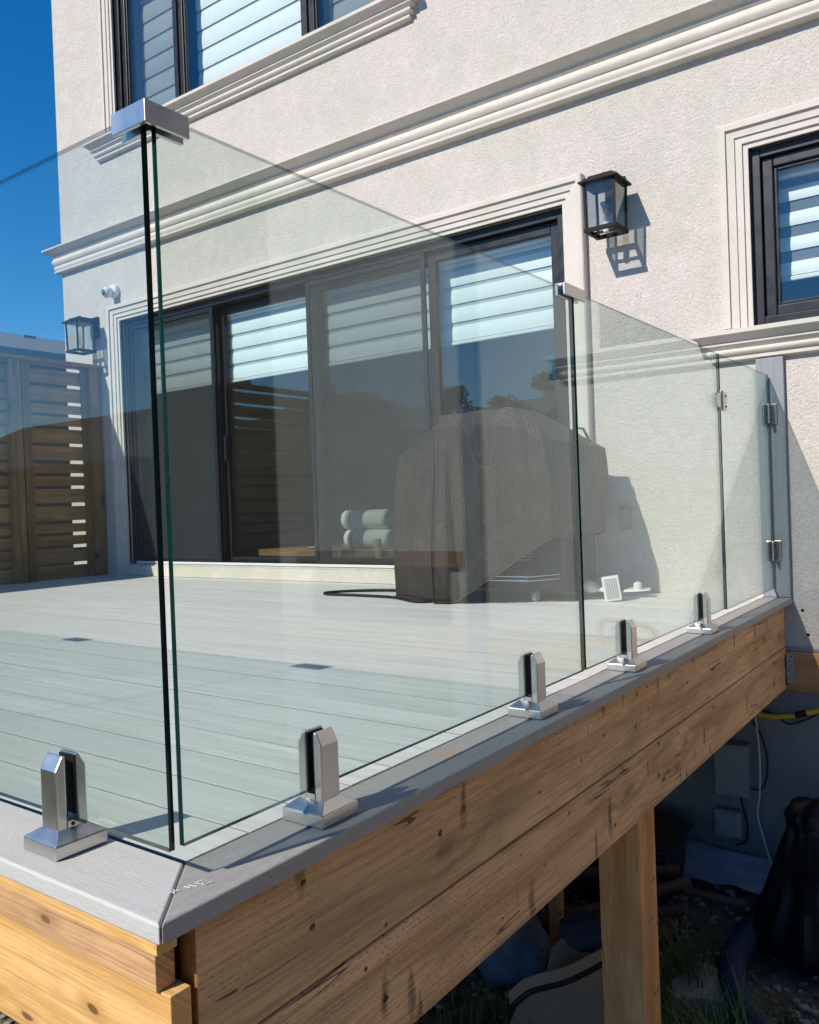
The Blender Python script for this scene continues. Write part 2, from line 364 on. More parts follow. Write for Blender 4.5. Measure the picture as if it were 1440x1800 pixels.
# ================================================================== mesh helpers
class MB:
    """collects geometry for ONE mesh object"""
    def __init__(s): s.v = []; s.f = []; s.mi = []; s.mats = []
    def mid(s, mat):
        if mat not in s.mats: s.mats.append(mat)
        return s.mats.index(mat)
    def add(s, vs, fs, mat):
        o = len(s.v); i = s.mid(mat)
        s.v += [tuple(p) for p in vs]
        for f in fs: s.f.append(tuple(o + k for k in f)); s.mi.append(i)
        return s
    def box(s, x0, x1, y0, y1, z0, z1, mat):
        v = [(x0, y0, z0), (x1, y0, z0), (x1, y1, z0), (x0, y1, z0), (x0, y0, z1), (x1, y0, z1), (x1, y1, z1), (x0, y1, z1)]
        return s.add(v, [(3, 2, 1, 0), (4, 5, 6, 7), (0, 1, 5, 4), (1, 2, 6, 5), (2, 3, 7, 6), (3, 0, 4, 7)], mat)
    def hull8(s, bottom, top, mat):
        n = len(bottom)
        fs = [tuple(range(n - 1, -1, -1)), tuple(range(n, 2 * n))] + [(i, (i + 1) % n, n + (i + 1) % n, n + i) for i in range(n)]
        return s.add(list(bottom) + list(top), fs, mat)
    def prism(s, poly, z0, z1, mat):
        return s.hull8([(x, y, z0) for x, y in poly], [(x, y, z1) for x, y in poly], mat)
    def tube(s, path, r, mat, n=10, cap=True):
        P = [Vector(p) for p in path]; rings = []
        rr = r if isinstance(r, (list, tuple)) else [r] * len(P)
        up = Vector((0, 0, 1)); prev = None
        for i, p in enumerate(P):
            d = (P[min(i + 1, len(P) - 1)] - P[max(i - 1, 0)])
            d = d.normalized() if d.length > 1e-9 else Vector((0, 0, 1))
            if prev is None: a = d.orthogonal().normalized()
            else:
                a = prev - d * prev.dot(d)
                a = a.normalized() if a.length > 1e-6 else d.orthogonal().normalized()
            prev = a; b = d.cross(a)
            rings.append([p + (a * math.cos(2 * math.pi * k / n) + b * math.sin(2 * math.pi * k / n)) * rr[i] for k in range(n)])
        v = [q for rg in rings for q in rg]; fs = []
        for i in range(len(P) - 1):
            for k in range(n):
                fs.append((i * n + k, i * n + (k + 1) % n, (i + 1) * n + (k + 1) % n, (i + 1) * n + k))
        if cap: fs += [tuple(range(n - 1, -1, -1)), tuple((len(P) - 1) * n + k for k in range(n))]
        return s.add(v, fs, mat)
    def lathe(s, prof, c, mat, n=24, axis='z'):
        vs = []; fs = []
        for r, h in prof:
            for k in range(n):
                a = 2 * math.pi * k / n; x, y = r * math.cos(a), r * math.sin(a)
                p = {'z': (x, y, h), 'y': (x, h, y), 'x': (h, x, y)}[axis]
                vs.append((c[0] + p[0], c[1] + p[1], c[2] + p[2]))
        m = len(prof)
        for i in range(m - 1):
            for k in range(n): fs.append((i * n + k, i * n + (k + 1) % n, (i + 1) * n + (k + 1) % n, (i + 1) * n + k))
        fs += [tuple(range(n)), tuple((m - 1) * n + k for k in range(n))]
        return s.add(vs, fs, mat)
    def ring(s, x0, x1, z0, z1, wd, y0, y1, mat):
        """rectangular frame in a wall plane, pieces butted end to end"""
        s.box(x0, x0 + wd, y0, y1, z0, z1, mat); s.box(x1 - wd, x1, y0, y1, z0, z1, mat)
        s.box(x0 + wd, x1 - wd, y0, y1, z0, z0 + wd, mat); s.box(x0 + wd, x1 - wd, y0, y1, z1 - wd, z1, mat)
        return s
    def ring2(s, x0, x1, z0, z1, wd, wz, y0, y1, mat):
        s.box(x0, x0 + wd, y0, y1, z0, z1, mat); s.box(x1 - wd, x1, y0, y1, z0, z1, mat)
        s.box(x0 + wd, x1 - wd, y0, y1, z0, z0 + wz, mat); s.box(x0 + wd, x1 - wd, y0, y1, z1 - wd, z1, mat)
        return s
    def build(s, name, parent=None, smooth=False, bevel=0.0, segs=2, fixn=True):
        me = bpy.data.meshes.new(name); me.from_pydata(s.v, [], s.f)
        for m in s.mats: me.materials.append(M[m])
        me.polygons.foreach_set("material_index", s.mi)
        if fixn:
            bm = bmesh.new(); bm.from_mesh(me); bmesh.ops.recalc_face_normals(bm, faces=bm.faces); bm.to_mesh(me); bm.free()
        if smooth: me.polygons.foreach_set("use_smooth", [True] * len(me.polygons))
        o = bpy.data.objects.new(name, me); COL.objects.link(o)
        if bevel:
            b = o.modifiers.new("bevel", 'BEVEL'); b.width = bevel; b.segments = segs; b.limit_method = 'ANGLE'; b.angle_limit = R(35)
            b.harden_normals = False
        if parent: put(o, parent)
        return o

def root_of(o):
    while o.parent: o = o.parent
    return o
LOC = {}
def put(o, parent):
    """parent a mesh made in world (unique things) or local (repeated things) coordinates"""
    o.parent = parent
    if parent.name in LOC: o.matrix_parent_inverse = Matrix.Translation(-LOC[parent.name])
def tag(o, label, cat, group=None, kind=None):
    if label: o["label"] = label
    if cat: o["category"] = cat
    if group: o["group"] = group
    if kind: o["kind"] = kind
    return o
def thing(name, label, cat, loc=(0, 0, 0), group=None, world=True):
    """an Empty at the base of a thing; world=True: its parts are modelled in world coordinates"""
    o = bpy.data.objects.new(name, None); COL.objects.link(o); o.empty_display_size = 0.1
    o.location = loc
    if world: LOC[o.name] = Vector(loc)
    return tag(o, label, cat, group)
def dup(root, loc, label, rotz=None):
    r = root.copy(); COL.objects.link(r); r.location = loc
    if rotz is not None: r.rotation_euler = (0, 0, rotz)
    r["label"] = label
    for ch in list(root.children):
        c = ch.copy(); COL.objects.link(c); c.parent = r
        for g in ch.children:
            d = g.copy(); COL.objects.link(d); d.parent = c
    return r
def struct(o): o["kind"] = "structure"; return o

WY = 4.42          # plane of the house wall
GZ = -1.45         # ground level

# ================================================================== ground
def build_ground():
    m = MB(); nx = 60
    xs = [-300, -120, -60, -30, -15] + [-9 + i * 0.45 for i in range(30)] + [6, 10, 20, 40, 120, 300]
    ys = [-300, -120, -60, -30, -15, -8, -4] + [-2 + i * 0.4 for i in range(22)] + [8, 14, 30, 60, 120, 300]
    vs = []
    for y in ys:
        for x in xs:
            near = 1.0 if (-8 < x < 4 and -2 < y < 6.2) else 0.0
            vs.append((x, y, GZ + near * 0.06 * (mnoise.noise(Vector((x * 1.3, y * 1.3, 0))))))
    n = len(xs)
    fs = [(j * n + i, j * n + i + 1, (j + 1) * n + i + 1, (j + 1) * n + i) for j in range(len(ys) - 1) for i in range(n - 1)]
    m.add(vs, fs, 'ground')
    o = m.build('ground', smooth=True); struct(o)
build_ground()

# ================================================================== house
house = thing('house', 'beige stucco house with mouldings, black framed windows and a wide sliding patio door', 'house', (-2.3, WY, GZ))
HX0, HX1 = -7.07, 2.45
DOOR = (-6.22, -2.05, 0.10, 2.20)
WINR = (-1.04, -0.10, 1.35, 2.235)
WINU = (-6.16, -3.24, 3.75, 5.15)
BASE = (0.95, 2.15, -0.85, 0.12)
def build_walls():
    xs = sorted({HX0, HX1, *DOOR[:2], *WINR[:2], *WINU[:2], *BASE[:2]})
    zs = sorted({GZ - 0.3, 6.2, *DOOR[2:], *WINR[2:], *WINU[2:], *BASE[2:], -0.26})
    op = (DOOR, WINR, WINU, BASE)
    m = MB(); idx = {}
    vs = []
    def V(x, y, z):
        k = (round(x, 4), round(y, 4), round(z, 4))
        if k not in idx: idx[k] = len(vs); vs.append(k)
        return idx[k]
    fa = []; fb = []
    for i in range(len(xs) - 1):
        for j in range(len(zs) - 1):
            cx, cz = (xs[i] + xs[i + 1]) / 2, (zs[j] + zs[j + 1]) / 2
            if any(o[0] < cx < o[1] and o[2] < cz < o[3] for o in op): continue
            q = (V(xs[i], WY, zs[j]), V(xs[i + 1], WY, zs[j]), V(xs[i + 1], WY, zs[j + 1]), V(xs[i], WY, zs[j + 1]))
            (fb if cz < -0.26 else fa).append(q)
    for o in op:
        x0, x1, z0, z1 = o; d = WY + 0.22
        for a, b in (((x0, z0), (x0, z1)), ((x0, z1), (x1, z1)), ((x1, z1), (x1, z0)), ((x1, z0), (x0, z0))):
            fa.append((V(a[0], WY, a[1]), V(b[0], WY, b[1]), V(b[0], d, b[1]), V(a[0], d, a[1])))
    m.add(vs, fa, 'stucco'); n0 = len(m.f)
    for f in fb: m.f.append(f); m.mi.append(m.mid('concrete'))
    m.build('front_wall', house, fixn=False)
    m = MB(); m.box(HX0, HX0 + 0.2, WY + 0.001, 13, GZ - 0.3, 6.2, 'stucco'); m.build('side_wall', house)
    m = MB(); m.box(HX1 - 0.2, HX1, WY + 0.001, 13, GZ - 0.3, 6.2, 'stucco'); m.build('side_wall', house)
    m = MB(); m.box(HX0 + 0.2, HX1 - 0.2, 12.8, 13, GZ - 0.3, 6.2, 'stucco'); m.build('rear_wall', house)
    m = MB(); m.hull8([(HX0 - 0.4, WY - 0.45, 6.2), (HX1 + 0.4, WY - 0.45, 6.2), (HX1 + 0.4, 13.4, 6.2), (HX0 - 0.4, 13.4, 6.2)],
                      [(HX0 + 3.5, 8.4, 8.6), (HX1 - 3.5, 8.4, 8.6), (HX1 - 3.5, 9.0, 8.6), (HX0 + 3.5, 9.0, 8.6)], 'shingle')
    m.build('roof', house)
    # floors, inner walls
    m = MB(); m.box(HX0 + 0.2, HX1 - 0.2, WY + 0.2, 12.8, -0.15, 0.075, 'roomfloor'); m.build('room_floor', house)
    m = MB(); m.box(HX0 + 0.2, HX1 - 0.2, WY + 0.2, 12.8, 2.62, 2.95, 'roomwall'); m.build('room_ceiling', house)
    m = MB(); m.box(HX0 + 0.21, HX1 - 0.21, 8.3, 8.4, 0.08, 2.6, 'roomwall'); m.box(HX0 + 0.21, HX1 - 0.21, 8.3, 8.4, 2.96, 6.1, 'roomwall'); m.build('room_wall', house)
    m = MB(); m.box(-1.75, -1.65, WY + 0.2, 8.29, 0.08, 2.61, 'roomwall'); m.build('room_wall', house)
    m = MB(); m.box(-2.6, -2.5, WY + 0.2, 8.29, 2.96, 6.1, 'roomwall'); m.build('room_wall', house)
build_walls()

def course(x0, x1, prof, mat, name, wrap=None):
    """horizontal moulding swept along the wall with mitred returns; prof = (projection, z)"""
    m = MB(); n = len(prof); yl = WY + (wrap if wrap else 0)
    cols = [[(x0 - p, yl, z) for p, z in prof], [(x0 - p, WY - p, z) for p, z in prof],
            [(x1 + p, WY - p, z) for p, z in prof], [(x1 + p, WY, z) for p, z in prof]]
    vs = [q for c in cols for q in c]
    fs = [(c * n + i, c * n + i + 1, (c + 1) * n + i + 1, (c + 1) * n + i) for c in range(3) for i in range(n - 1)]
    m.add(vs, fs, mat); return m.build(name, house)
def arc(p0, p1, n, bulge):
    """points from p0 to p1 bulging outwards (ovolo)"""
    out = []
    for i in range(n + 1):
        t = i / n
        out.append((p0[0] + (p1[0] - p0[0]) * t + bulge * math.sin(math.pi * t), p0[1] + (p1[1] - p0[1]) * t))
    return out
bt = 2.975
belt = [(0, bt), (0.125, bt), (0.125, bt - 0.014), (0.062, bt - 0.050), (0.062, bt - 0.068), (0.050, bt - 0.075)] + \
       arc((0.056, bt - 0.086), (0.052, bt - 0.138), 6, 0.010) + [(0.044, bt - 0.140)] + \
       arc((0.044, bt - 0.145), (0.042, bt - 0.190), 6, 0.008) + [(0.050, bt - 0.192), (0.050, bt - 0.206), (0, bt - 0.214)]
course(HX0, HX1, belt, 'trim', 'belt_course', wrap=8.0)
def sill_prof(t, s=1.0):
    return [(0, t), (0.115 * s, t), (0.115 * s, t - 0.022), (0.105 * s, t - 0.026), (0.066 * s, t - 0.056), (0.070 * s, t - 0.062), (0.070 * s, t - 0.068), (0.044 * s, t - 0.088)] + \
           arc((0.050 * s, t - 0.090), (0.044 * s, t - 0.118), 5, 0.007) + [(0.034 * s, t - 0.120), (0.034 * s, t - 0.142), (0, t - 0.150)]
course(WINU[0] - 0.24, WINU[1] + 0.16, sill_prof(3.765), 'trim', 'window_sill')
course(WINR[0] - 0.17, WINR[1] + 0.17, sill_prof(1.335), 'trim', 'window_sill')

TRIMP = [(0, -0.02), (0, 0.016), (0.026, 0.016), (0.026, 0.027), (0.060, 0.027), (0.060, 0.036), (0.066, 0.036), (0.100, 0.040), (0.100, 0.052), (0.128, 0.052), (0.134, 0.046), (0.134, 0)]
def trim_frame(rect, name, parent, closed=False):
    x0, x1, z0, z1 = rect; m = MB(); n = len(TRIMP)
    cor = [(x0, z0, -1, 0), (x0, z1, -1, 1), (x1, z1, 1, 1), (x1, z0, 1, 0)]
    vs = [(x + sx * o, WY - p, z + sz * o) for x, z, sx, sz in cor for o, p in TRIMP]
    fs = [(c * n + i, c * n + i + 1, (c + 1) * n + i + 1, (c + 1) * n + i) for c in range(3) for i in range(n - 1)]
    m.add(vs, fs, 'trim'); return m.build(name, parent)

def sub(name, parent):
    """an Empty part that groups the pieces of one window or door of the house"""
    o = bpy.data.objects.new(name, None); COL.objects.link(o); o.empty_display_size = 0.1
    o.parent = parent; o.matrix_parent_inverse = Matrix.Translation(-LOC[parent.name]) if parent.name in LOC else Matrix()
    LOC[o.name] = Vector((0, 0, 0)); return o

# ---- sliding patio door
def patio_door():
    D = sub('patio_door', house)
    x0, x1, z0, z1 = DOOR
    trim_frame((x0, x1, 0.0, z1), 'trim', D)
    MB().ring2(x0 + 0.001, x1 - 0.001, z0 + 0.001, z1 - 0.001, 0.055, 0.022, WY + 0.03, WY + 0.20, 'black').build('frame', D, bevel=0.003)
    m = MB(); m.box(x0 + 0.06, x1 - 0.06, WY + 0.022, WY + 0.028, z0 + 0.004, z0 + 0.022, 'white'); m.build('track', D)
    ed = [x0 + 0.056, -5.085, -4.10, -3.045, x1 - 0.056]
    for i in range(4):
        a, b = ed[i], ed[i + 1]; inner = i in (1, 2)
        yo = WY + (0.115 if inner else 0.065)
        ex = 0.03
        aa = a - (ex if i in (1,) else 0) - (0.0); bb = b + (ex if i in (2,) else 0)
        if i == 2: aa = a + 0.004
        if i == 1: bb = b - 0.004
        MB().ring2(aa, bb, z0 + 0.025, z1 - 0.058, 0.062, 0.034, yo, yo + 0.042, 'black').build('sash', D, bevel=0.004)
        m = MB(); m.box(aa + 0.055, bb - 0.055, yo + 0.016, yo + 0.026, z0 + 0.055, z1 - 0.115, 'pane'); m.build('pane', D)
    for i in (0, 2):            # insect screens on the outer track
        a, b = ed[i], ed[i + 1]
        MB().ring2(a + 0.006, b - 0.006, z0 + 0.025, z1 - 0.058, 0.035, 0.026, WY + 0.036, WY + 0.052, 'black').build('screen_frame', D, bevel=0.002)
        m = MB(); m.box(a + 0.038, b - 0.038, WY + 0.0435, WY + 0.0445, z0 + 0.05, z1 - 0.092, 'screen'); m.build('insect_screen', D)
    for xx in (-5.055, -4.07):   # pull handles
        m = MB(); m.box(xx - 0.012, xx + 0.012, WY + 0.035, WY + 0.060, 0.98, 1.16, 'black') if xx > -4.5 else m.box(xx - 0.012, xx + 0.012, WY + 0.082, WY + 0.112, 0.92, 1.12, 'black')
        m.build('handle', D, bevel=0.004)
patio_door()
m = MB(); m.box(DOOR[0] - 0.02, DOOR[1] + 0.02, WY - 0.035, WY - 0.001, 0.002, 0.088, 'plinth'); m.build('door_plinth', house, bevel=0.004)

def window(name, rect, splits, screens=()):
    W = sub(name, house); x0, x1, z0, z1 = rect
    trim_frame(rect, 'trim', W)
    MB().ring(x0 + 0.001, x1 - 0.001, z0 + 0.001, z1 - 0.001, 0.045, WY + 0.022, WY + 0.16, 'black').build('frame', W, bevel=0.003)
    ed = [x0 + 0.046] + splits + [x1 - 0.046]
    for i in range(len(ed) - 1):
        a, b = ed[i], ed[i + 1]
        if i: a += 0.012
        MB().ring(a + 0.002, b - 0.002, z0 + 0.047, z1 - 0.047, 0.052, WY + 0.045, WY + 0.10, 'black').build('sash', W, bevel=0.006)
        MB().ring(a + 0.056, b - 0.056, z0 + 0.101, z1 - 0.101, 0.014, WY + 0.058, WY + 0.09, 'black').build('glazing_bead', W, bevel=0.003)
        m = MB(); m.box(a + 0.05, b - 0.05, WY + 0.070, WY + 0.080, z0 + 0.095, z1 - 0.095, 'pane'); m.build('pane', W)
        if i in screens:
            m = MB(); m.box(a + 0.05, b - 0.05, WY + 0.115, WY + 0.116, z0 + 0.095, z1 - 0.095, 'screen'); m.build('insect_screen', W)
        if i < len(splits):
            m = MB(); m.box(b + 0.0005, b + 0.0115, WY + 0.03, WY + 0.14, z0 + 0.046, z1 - 0.046, 'black'); m.build('mullion', W)
window('window', WINU, [-5.385, -3.985], (0, 2))
window('window', WINR, [])
# basement window of the part of the house beyond the deck
Wb = sub('basement_window', house)
m = MB(); m.ring(BASE[0] + 0.001, BASE[1] - 0.001, BASE[2] + 0.001, BASE[3] - 0.001, 0.05, WY + 0.03, WY + 0.15, 'black'); m.build('frame', Wb)
m = MB(); m.box(BASE[0] + 0.05, BASE[1] - 0.05, WY + 0.07, WY + 0.08, BASE[2] + 0.05, BASE[3] - 0.05, 'pane'); m.build('pane', Wb)
m = MB(); m.box(BASE[0] - 0.1, BASE[1] + 0.1, WY - 0.04, WY - 0.002, BASE[3] + 0.002, BASE[3] + 0.10, 'joist'); m.build('lintel_board', Wb)
# downspout
m = MB(); m.box(0.68, 0.79, WY - 0.085, WY - 0.003, -1.2, 6.1, 'gutter'); ds = m.build('downspout', house, bevel=0.012)

# ---- blinds (each its own thing, hanging inside)
def blind(label, x0, x1, z0, z1, y, pitch, band, sheer=True, grp='zebra blinds in the patio door'):
    t = thing('window_blind', label, 'blind', ((x0 + x1) / 2, y, z0), grp)
    m = MB(); m.box(x0, x1, y - 0.04, y + 0.04, z1, z1 + 0.085, 'fabric'); m.build('headrail', t, bevel=0.008)
    m = MB(); m.box(x0, x1, y - 0.012, y + 0.012, z0 - 0.026, z0 - 0.002, 'white'); m.build('bottom_rail', t, bevel=0.006)
    z = z0 + 0.002
    while z < z1 - 0.005:
        ze = min(z + band, z1 - 0.001)
        m = MB(); n = 5
        vs = []
        for k in range(n + 1):
            tt = k / n; zz = z + (ze - z) * tt; yy = y - 0.007 * math.sin(math.pi * (0.15 + 0.85 * tt)) 
            vs += [(x0, yy, zz), (x1, yy, zz), (x1, yy + 0.0015, zz), (x0, yy + 0.0015, zz)]
        fs = []
        for k in range(n):
            o = 4 * k; fs += [(o, o + 1, o + 5, o + 4), (o + 1, o + 2, o + 6, o + 5), (o + 2, o + 3, o + 7, o + 6), (o + 3, o, o + 4, o + 7)]
        fs += [(3, 2, 1, 0), (4 * n, 4 * n + 1, 4 * n + 2, 4 * n + 3)]
        m.add(vs, fs, 'fabric'); m.build('fabric_band', t, smooth=False)
        if sheer and ze + 0.003 < z1:
            m = MB(); m.box(x0, x1, y + 0.004, y + 0.0055, ze + 0.0005, min(z + pitch - 0.0005, z1), 'sheer' if sheer is True else sheer); m.build('sheer_band', t)
        z += pitch
    return t
yb = WY + 0.19
blind('pale zebra blind lowered behind the leftmost patio door panel', -6.06, -5.20, 1.585, 2.08, yb, 0.118, 0.094)
blind('bright zebra blind behind the second patio door panel from the left', -5.11, -4.16, 1.575, 2.08, yb, 0.118, 0.094)
blind('pale zebra blind behind the screened third patio door panel', -4.06, -3.10, 1.575, 2.08, yb, 0.118, 0.094)
blind('bright zebra blind behind the rightmost patio door panel', -3.06, -2.12, 1.575, 2.08, yb, 0.118, 0.094)
blind('zebra blind with open stripes in the window right of the lantern', -0.945, -0.19, 1.61, 2.10, WY + 0.17, 0.125, 0.068, 'voile', 'zebra blinds in the windows')
blind('zebra blind behind the left casement of the upper window', -6.03, -5.45, 3.80, 5.04, WY + 0.2, 0.16, 0.142, True, 'zebra blinds in the windows')
blind('bright zebra blind behind the wide middle pane of the upper window', -5.32, -4.06, 3.80, 5.04, WY + 0.2, 0.16, 0.142, True, 'zebra blinds in the windows')
blind('zebra blind behind the right casement of the upper window', -3.90, -3.32, 3.80, 5.04, WY + 0.2, 0.16, 0.142, True, 'zebra blinds in the windows')

# ================================================================== deck
deck = thing('deck', 'raised deck of grey composite boards on a timber frame behind the house', 'deck', (-3.7, 2.5, GZ))
DX0, DX1 = -6.75, -0.903
DY0 = 0.664
T = 0.025
def deck_parts():
    # field boards, one shared mesh
    bw, pitch = 0.1278, 0.1305
    x0, x1 = DX0, -1.034
    m = MB()
    prof = [(0, -T), (bw, -T), (bw, -0.0018), (bw - 0.0008, -0.0005), (bw - 0.0022, 0), (0.0022, 0), (0.0008, -0.0005), (0, -0.0018)]
    n = len(prof)
    vs = [(x0, y, z) for y, z in prof] + [(x1, y, z) for y, z in prof]
    fs = [(i, (i + 1) % n, n + (i + 1) % n, n + i) for i in range(n)] + [tuple(range(n - 1, -1, -1)), tuple(range(n, 2 * n))]
    m.add(vs, fs, 'deck'); k_ = m.mid('core'); m.mi[1] = m.mi[7] = m.mi[2] = m.mi[6] = k_; first = m.build('deck_board', deck)
    y = 0.812; i = 0; base = first
    while y + bw < WY + 0.01:
        o = first if i == 0 else first.copy()
        if i: COL.objects.link(o)
        o.location = (random.uniform(-0.0015, 0.0015), y, random.uniform(-0.0006, 0.0006))
        y += pitch; i += 1
    # last ripped board against the wall
    if WY - y > 0.02:
        m = MB(); m.box(x0, x1, y, WY - 0.002, -T, 0, 'deck'); m.build('deck_board', deck)
    # mitred border boards (with a shadow gap at the mitre)
    g = 0.0016
    def border(poly, nm, mat):
        m = MB(); m.prism(poly, -T - 0.004, 0.0, mat); return m.build(nm, deck, bevel=0.004, segs=3)
    xi, yi = -1.0305, 0.806
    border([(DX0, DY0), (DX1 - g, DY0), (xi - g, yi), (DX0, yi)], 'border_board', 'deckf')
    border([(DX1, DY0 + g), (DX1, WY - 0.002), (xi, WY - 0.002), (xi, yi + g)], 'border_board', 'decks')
    # side fascia boards (pressure treated), end cut stained brown
    for z0, z1, y0, xo in ((-0.236, -0.0305, 0.742, 0.0), (-0.437, -0.2395, 0.744, 0.003)):
        m = MB(); m.box(-0.968 + xo, -0.932 + xo, y0, WY - 0.055, z0, z1, 'fascia')
        m.mid('endcut'); m.mi[2] = m.mats.index('endcut')
        m.build('fascia_board', deck, bevel=0.003)
    # front skirt boards
    m = MB(); m.box(DX0, -0.945, 0.688, 0.722, -0.064, -0.0305, 'skirt'); m.build('skirt_board', deck, bevel=0.0012)
    m = MB(); m.box(DX0, -0.952, 0.690, 0.722, -0.116, -0.0645, 'skirt2'); m.build('skirt_board', deck, bevel=0.0012)
    m = MB(); m.box(DX0, -0.930, 0.696, 0.730, -0.285, -0.1175, 'skirt'); m.build('skirt_board', deck, bevel=0.0012)
    # rim + joists + posts
    m = MB(); m.box(DX0 + 0.05, -0.99, 0.735, 0.773, -0.23, -0.031, 'joist'); m.build('rim_joist', deck)
    xx = -1.35
    fj = None
    while xx > DX0:
        if fj is None:
            m = MB(); m.box(-0.019, 0.019, 0.775, WY - 0.045, -0.225, -0.031, 'joist'); fj = m.build('joist', deck); o = fj
        else:
            o = fj.copy(); COL.objects.link(o)
        o.location = (xx, 0, 0); xx -= 0.406
    m = MB(); m.box(DX0, HX1 - 0.02, WY - 0.042, WY - 0.003, -0.455, -0.262, 'ledger'); m.build('ledger_board', deck, bevel=0.003)
    m = MB(); m.box(DX0, HX1 - 0.02, WY - 0.014, WY - 0.003, -0.2605, -0.25, 'galv'); m.build('flashing', deck)
    for k, (px, py) in enumerate(((-1.044, 2.56), (-3.9, 2.56), (-6.5, 2.56), (-1.044, 0.92), (-3.9, 0.92), (-6.5, 0.92))):
        if k == 0:
            m = MB(); m.box(-0.07, 0.07, -0.07, 0.07, GZ - 0.1, -0.238 if k else -0.2385, 'postwood'); fp = m.build('support_post', deck, bevel=0.006); o = fp
        elif k < 3:
            o = fp.copy(); COL.objects.link(o)
        else: continue
        o.location = (px, py, 0)
    m = MB(); m.box(-6.7, -1.12, 2.50, 2.62, -0.42, -0.232, 'joist'); m.build('beam', deck)
    # joist hanger with nail holes
    m = MB()
    hz0, hz1 = -0.425, -0.268
    m.box(-0.9315, -0.9290, WY - 0.085, WY - 0.046, hz0, hz1, 'galv')
    m.box(-0.9288, -0.900, WY - 0.046, WY - 0.0430, hz0 + 0.01, hz1, 'galv')
    m.build('joist_hanger', deck)
    for k in range(6):
        m = MB(); zz = hz0 + 0.03 + k * 0.022
        m.lathe([(0.0035, -0.001), (0.0035, 0.0005)], (-0.914 + (0.006 if k % 2 else -0.004), WY - 0.0465, zz), 'rubber', 8, 'y'); m.build('nail_hole', deck)
    # carriage bolt head on the lower fascia board
    m = MB(); m.lathe([(0.0055, 0), (0.0055, 0.0025), (0.003, 0.004)], (-0.929, 0.916, -0.285), 'galv', 14, 'x'); m.build('bolt_head', deck)
    # chalk mark left by the builders on the side border board
    m = MB()
    def stroke(a, b, wd=0.0011):
        a = Vector((*a, 0.0012)); b = Vector((*b, 0.0012)); d = (b - a).normalized(); q = Vector((-d.y, d.x, 0)) * wd
        m.hull8([a - q, b - q, b + q, a + q], [p + Vector((0, 0, 0.0004)) for p in (a - q, b - q, b + q, a + q)], 'white')
    ox, oy = -0.958, 0.742
    stroke((ox, oy - 0.012), (ox - 0.012, oy - 0.004)); stroke((ox - 0.002, oy + 0.0), (ox - 0.010, oy - 0.014))
    stroke((ox + 0.005, oy + 0.012), (ox - 0.006, oy + 0.010)); stroke((ox + 0.010, oy + 0.020), (ox - 0.005, oy + 0.016))
    stroke((ox + 0.014, oy + 0.030), (ox - 0.002, oy + 0.026)); stroke((ox + 0.014, oy + 0.030), (ox + 0.016, oy + 0.042)); stroke((ox - 0.002, oy + 0.026), (ox + 0.001, oy + 0.038)); stroke((ox + 0.006, oy + 0.028), (ox + 0.008, oy + 0.038))
    m.build('chalk_mark', deck)
    # grey board on the wall that carries the gate
    m = MB(); m.box(-1.034, -0.906, WY - 0.028, WY - 0.002, 0.0015, 1.185, 'deckp'); m.build('wall_post_board', deck, bevel=0.003)
deck_parts()

# ================================================================== glass railing
def glass(name, label, x0, x1, y0, y1, z0, z1, cat='glass panel', grp='frameless glass railing panels'):
    m = MB(); m.box(x0, x1, y0, y1, z0, z1, 'edge'); m.mid('glass')
    big = (3, 5) if (x1 - x0) < (y1 - y0) else (2, 4)
    for i in big: m.mi[i] = 1
    m.mid('edgetop'); m.mi[1] = 2
    o = m.build(name)
    # origin at the base
    b = Vector(((x0 + x1) / 2, (y0 + y1) / 2, z0)); o.data.transform(Matrix.Translation(-b)); o.location = b
    return tag(o, label, cat, grp)
GX, GY, GB, GT = -0.980, 0.753, 0.052, 1.098
glass('glass_balustrade', 'front glass panel meeting the corner above the mitred border boards', -2.296, -0.989, GY - 0.005, GY + 0.005, 0.046, GT)
glass('glass_balustrade', 'front glass panel beyond the left picture edge, second from the corner', -3.658, -2.308, GY - 0.005, GY + 0.005, 0.046, GT)
glass('glass_balustrade', 'front glass panel far left, third from the corner', -5.02, -3.670, GY - 0.005, GY + 0.005, 0.046, GT)
glass('glass_balustrade', 'front glass panel nearest the wooden fence', -6.40, -5.032, GY - 0.005, GY + 0.005, 0.046, GT)
glass('glass_balustrade', 'side glass panel between the corner and the first joint, grill seen through it', GX - 0.005, GX + 0.005, 0.7635, 2.134, GB, GT)
glass('glass_balustrade', 'side glass panel between the top clip and the gate latch', GX - 0.005, GX + 0.005, 2.147, 3.530, GB, GT)
gate = thing('glass_gate', 'narrow clear glass gate hinged to the grey board on the wall', 'gate', (GX, 3.96, 0.05))
m = MB(); m.box(GX - 0.005, GX + 0.005, 3.543, 4.378, 0.046, GT, 'edge'); m.mid('glass'); m.mi[3] = m.mi[5] = 1; m.mid('edgetop'); m.mi[1] = 2; m.build('pane', gate)
for z in (0.905, 0.232):
    m = MB()
    m.box(GX + 0.0065, GX + 0.017, 4.335, 4.382, z - 0.048, z + 0.048, 'steel_dark'); m.box(GX - 0.017, GX - 0.0065, 4.335, 4.382, z - 0.048, z + 0.048, 'steel_dark')
    m.tube([(GX + 0.012, 4.385, z - 0.045), (GX + 0.012, 4.385, z + 0.045)], 0.0085, 'steel_dark', 12)
    m.box(GX - 0.028, GX + 0.040, 4.3865, 4.3918, z - 0.050, z + 0.050, 'steel_dark')
    h = m.build('hinge', gate, bevel=0.002)
    for dz in (-0.03, 0.03):
        m = MB(); m.lathe([(0.006, 0), (0.005, 0.003)], (GX + 0.017, 4.350, z + dz), 'dark', 10, 'x'); m.build('screw', h)
m = MB(); zc = 0.905
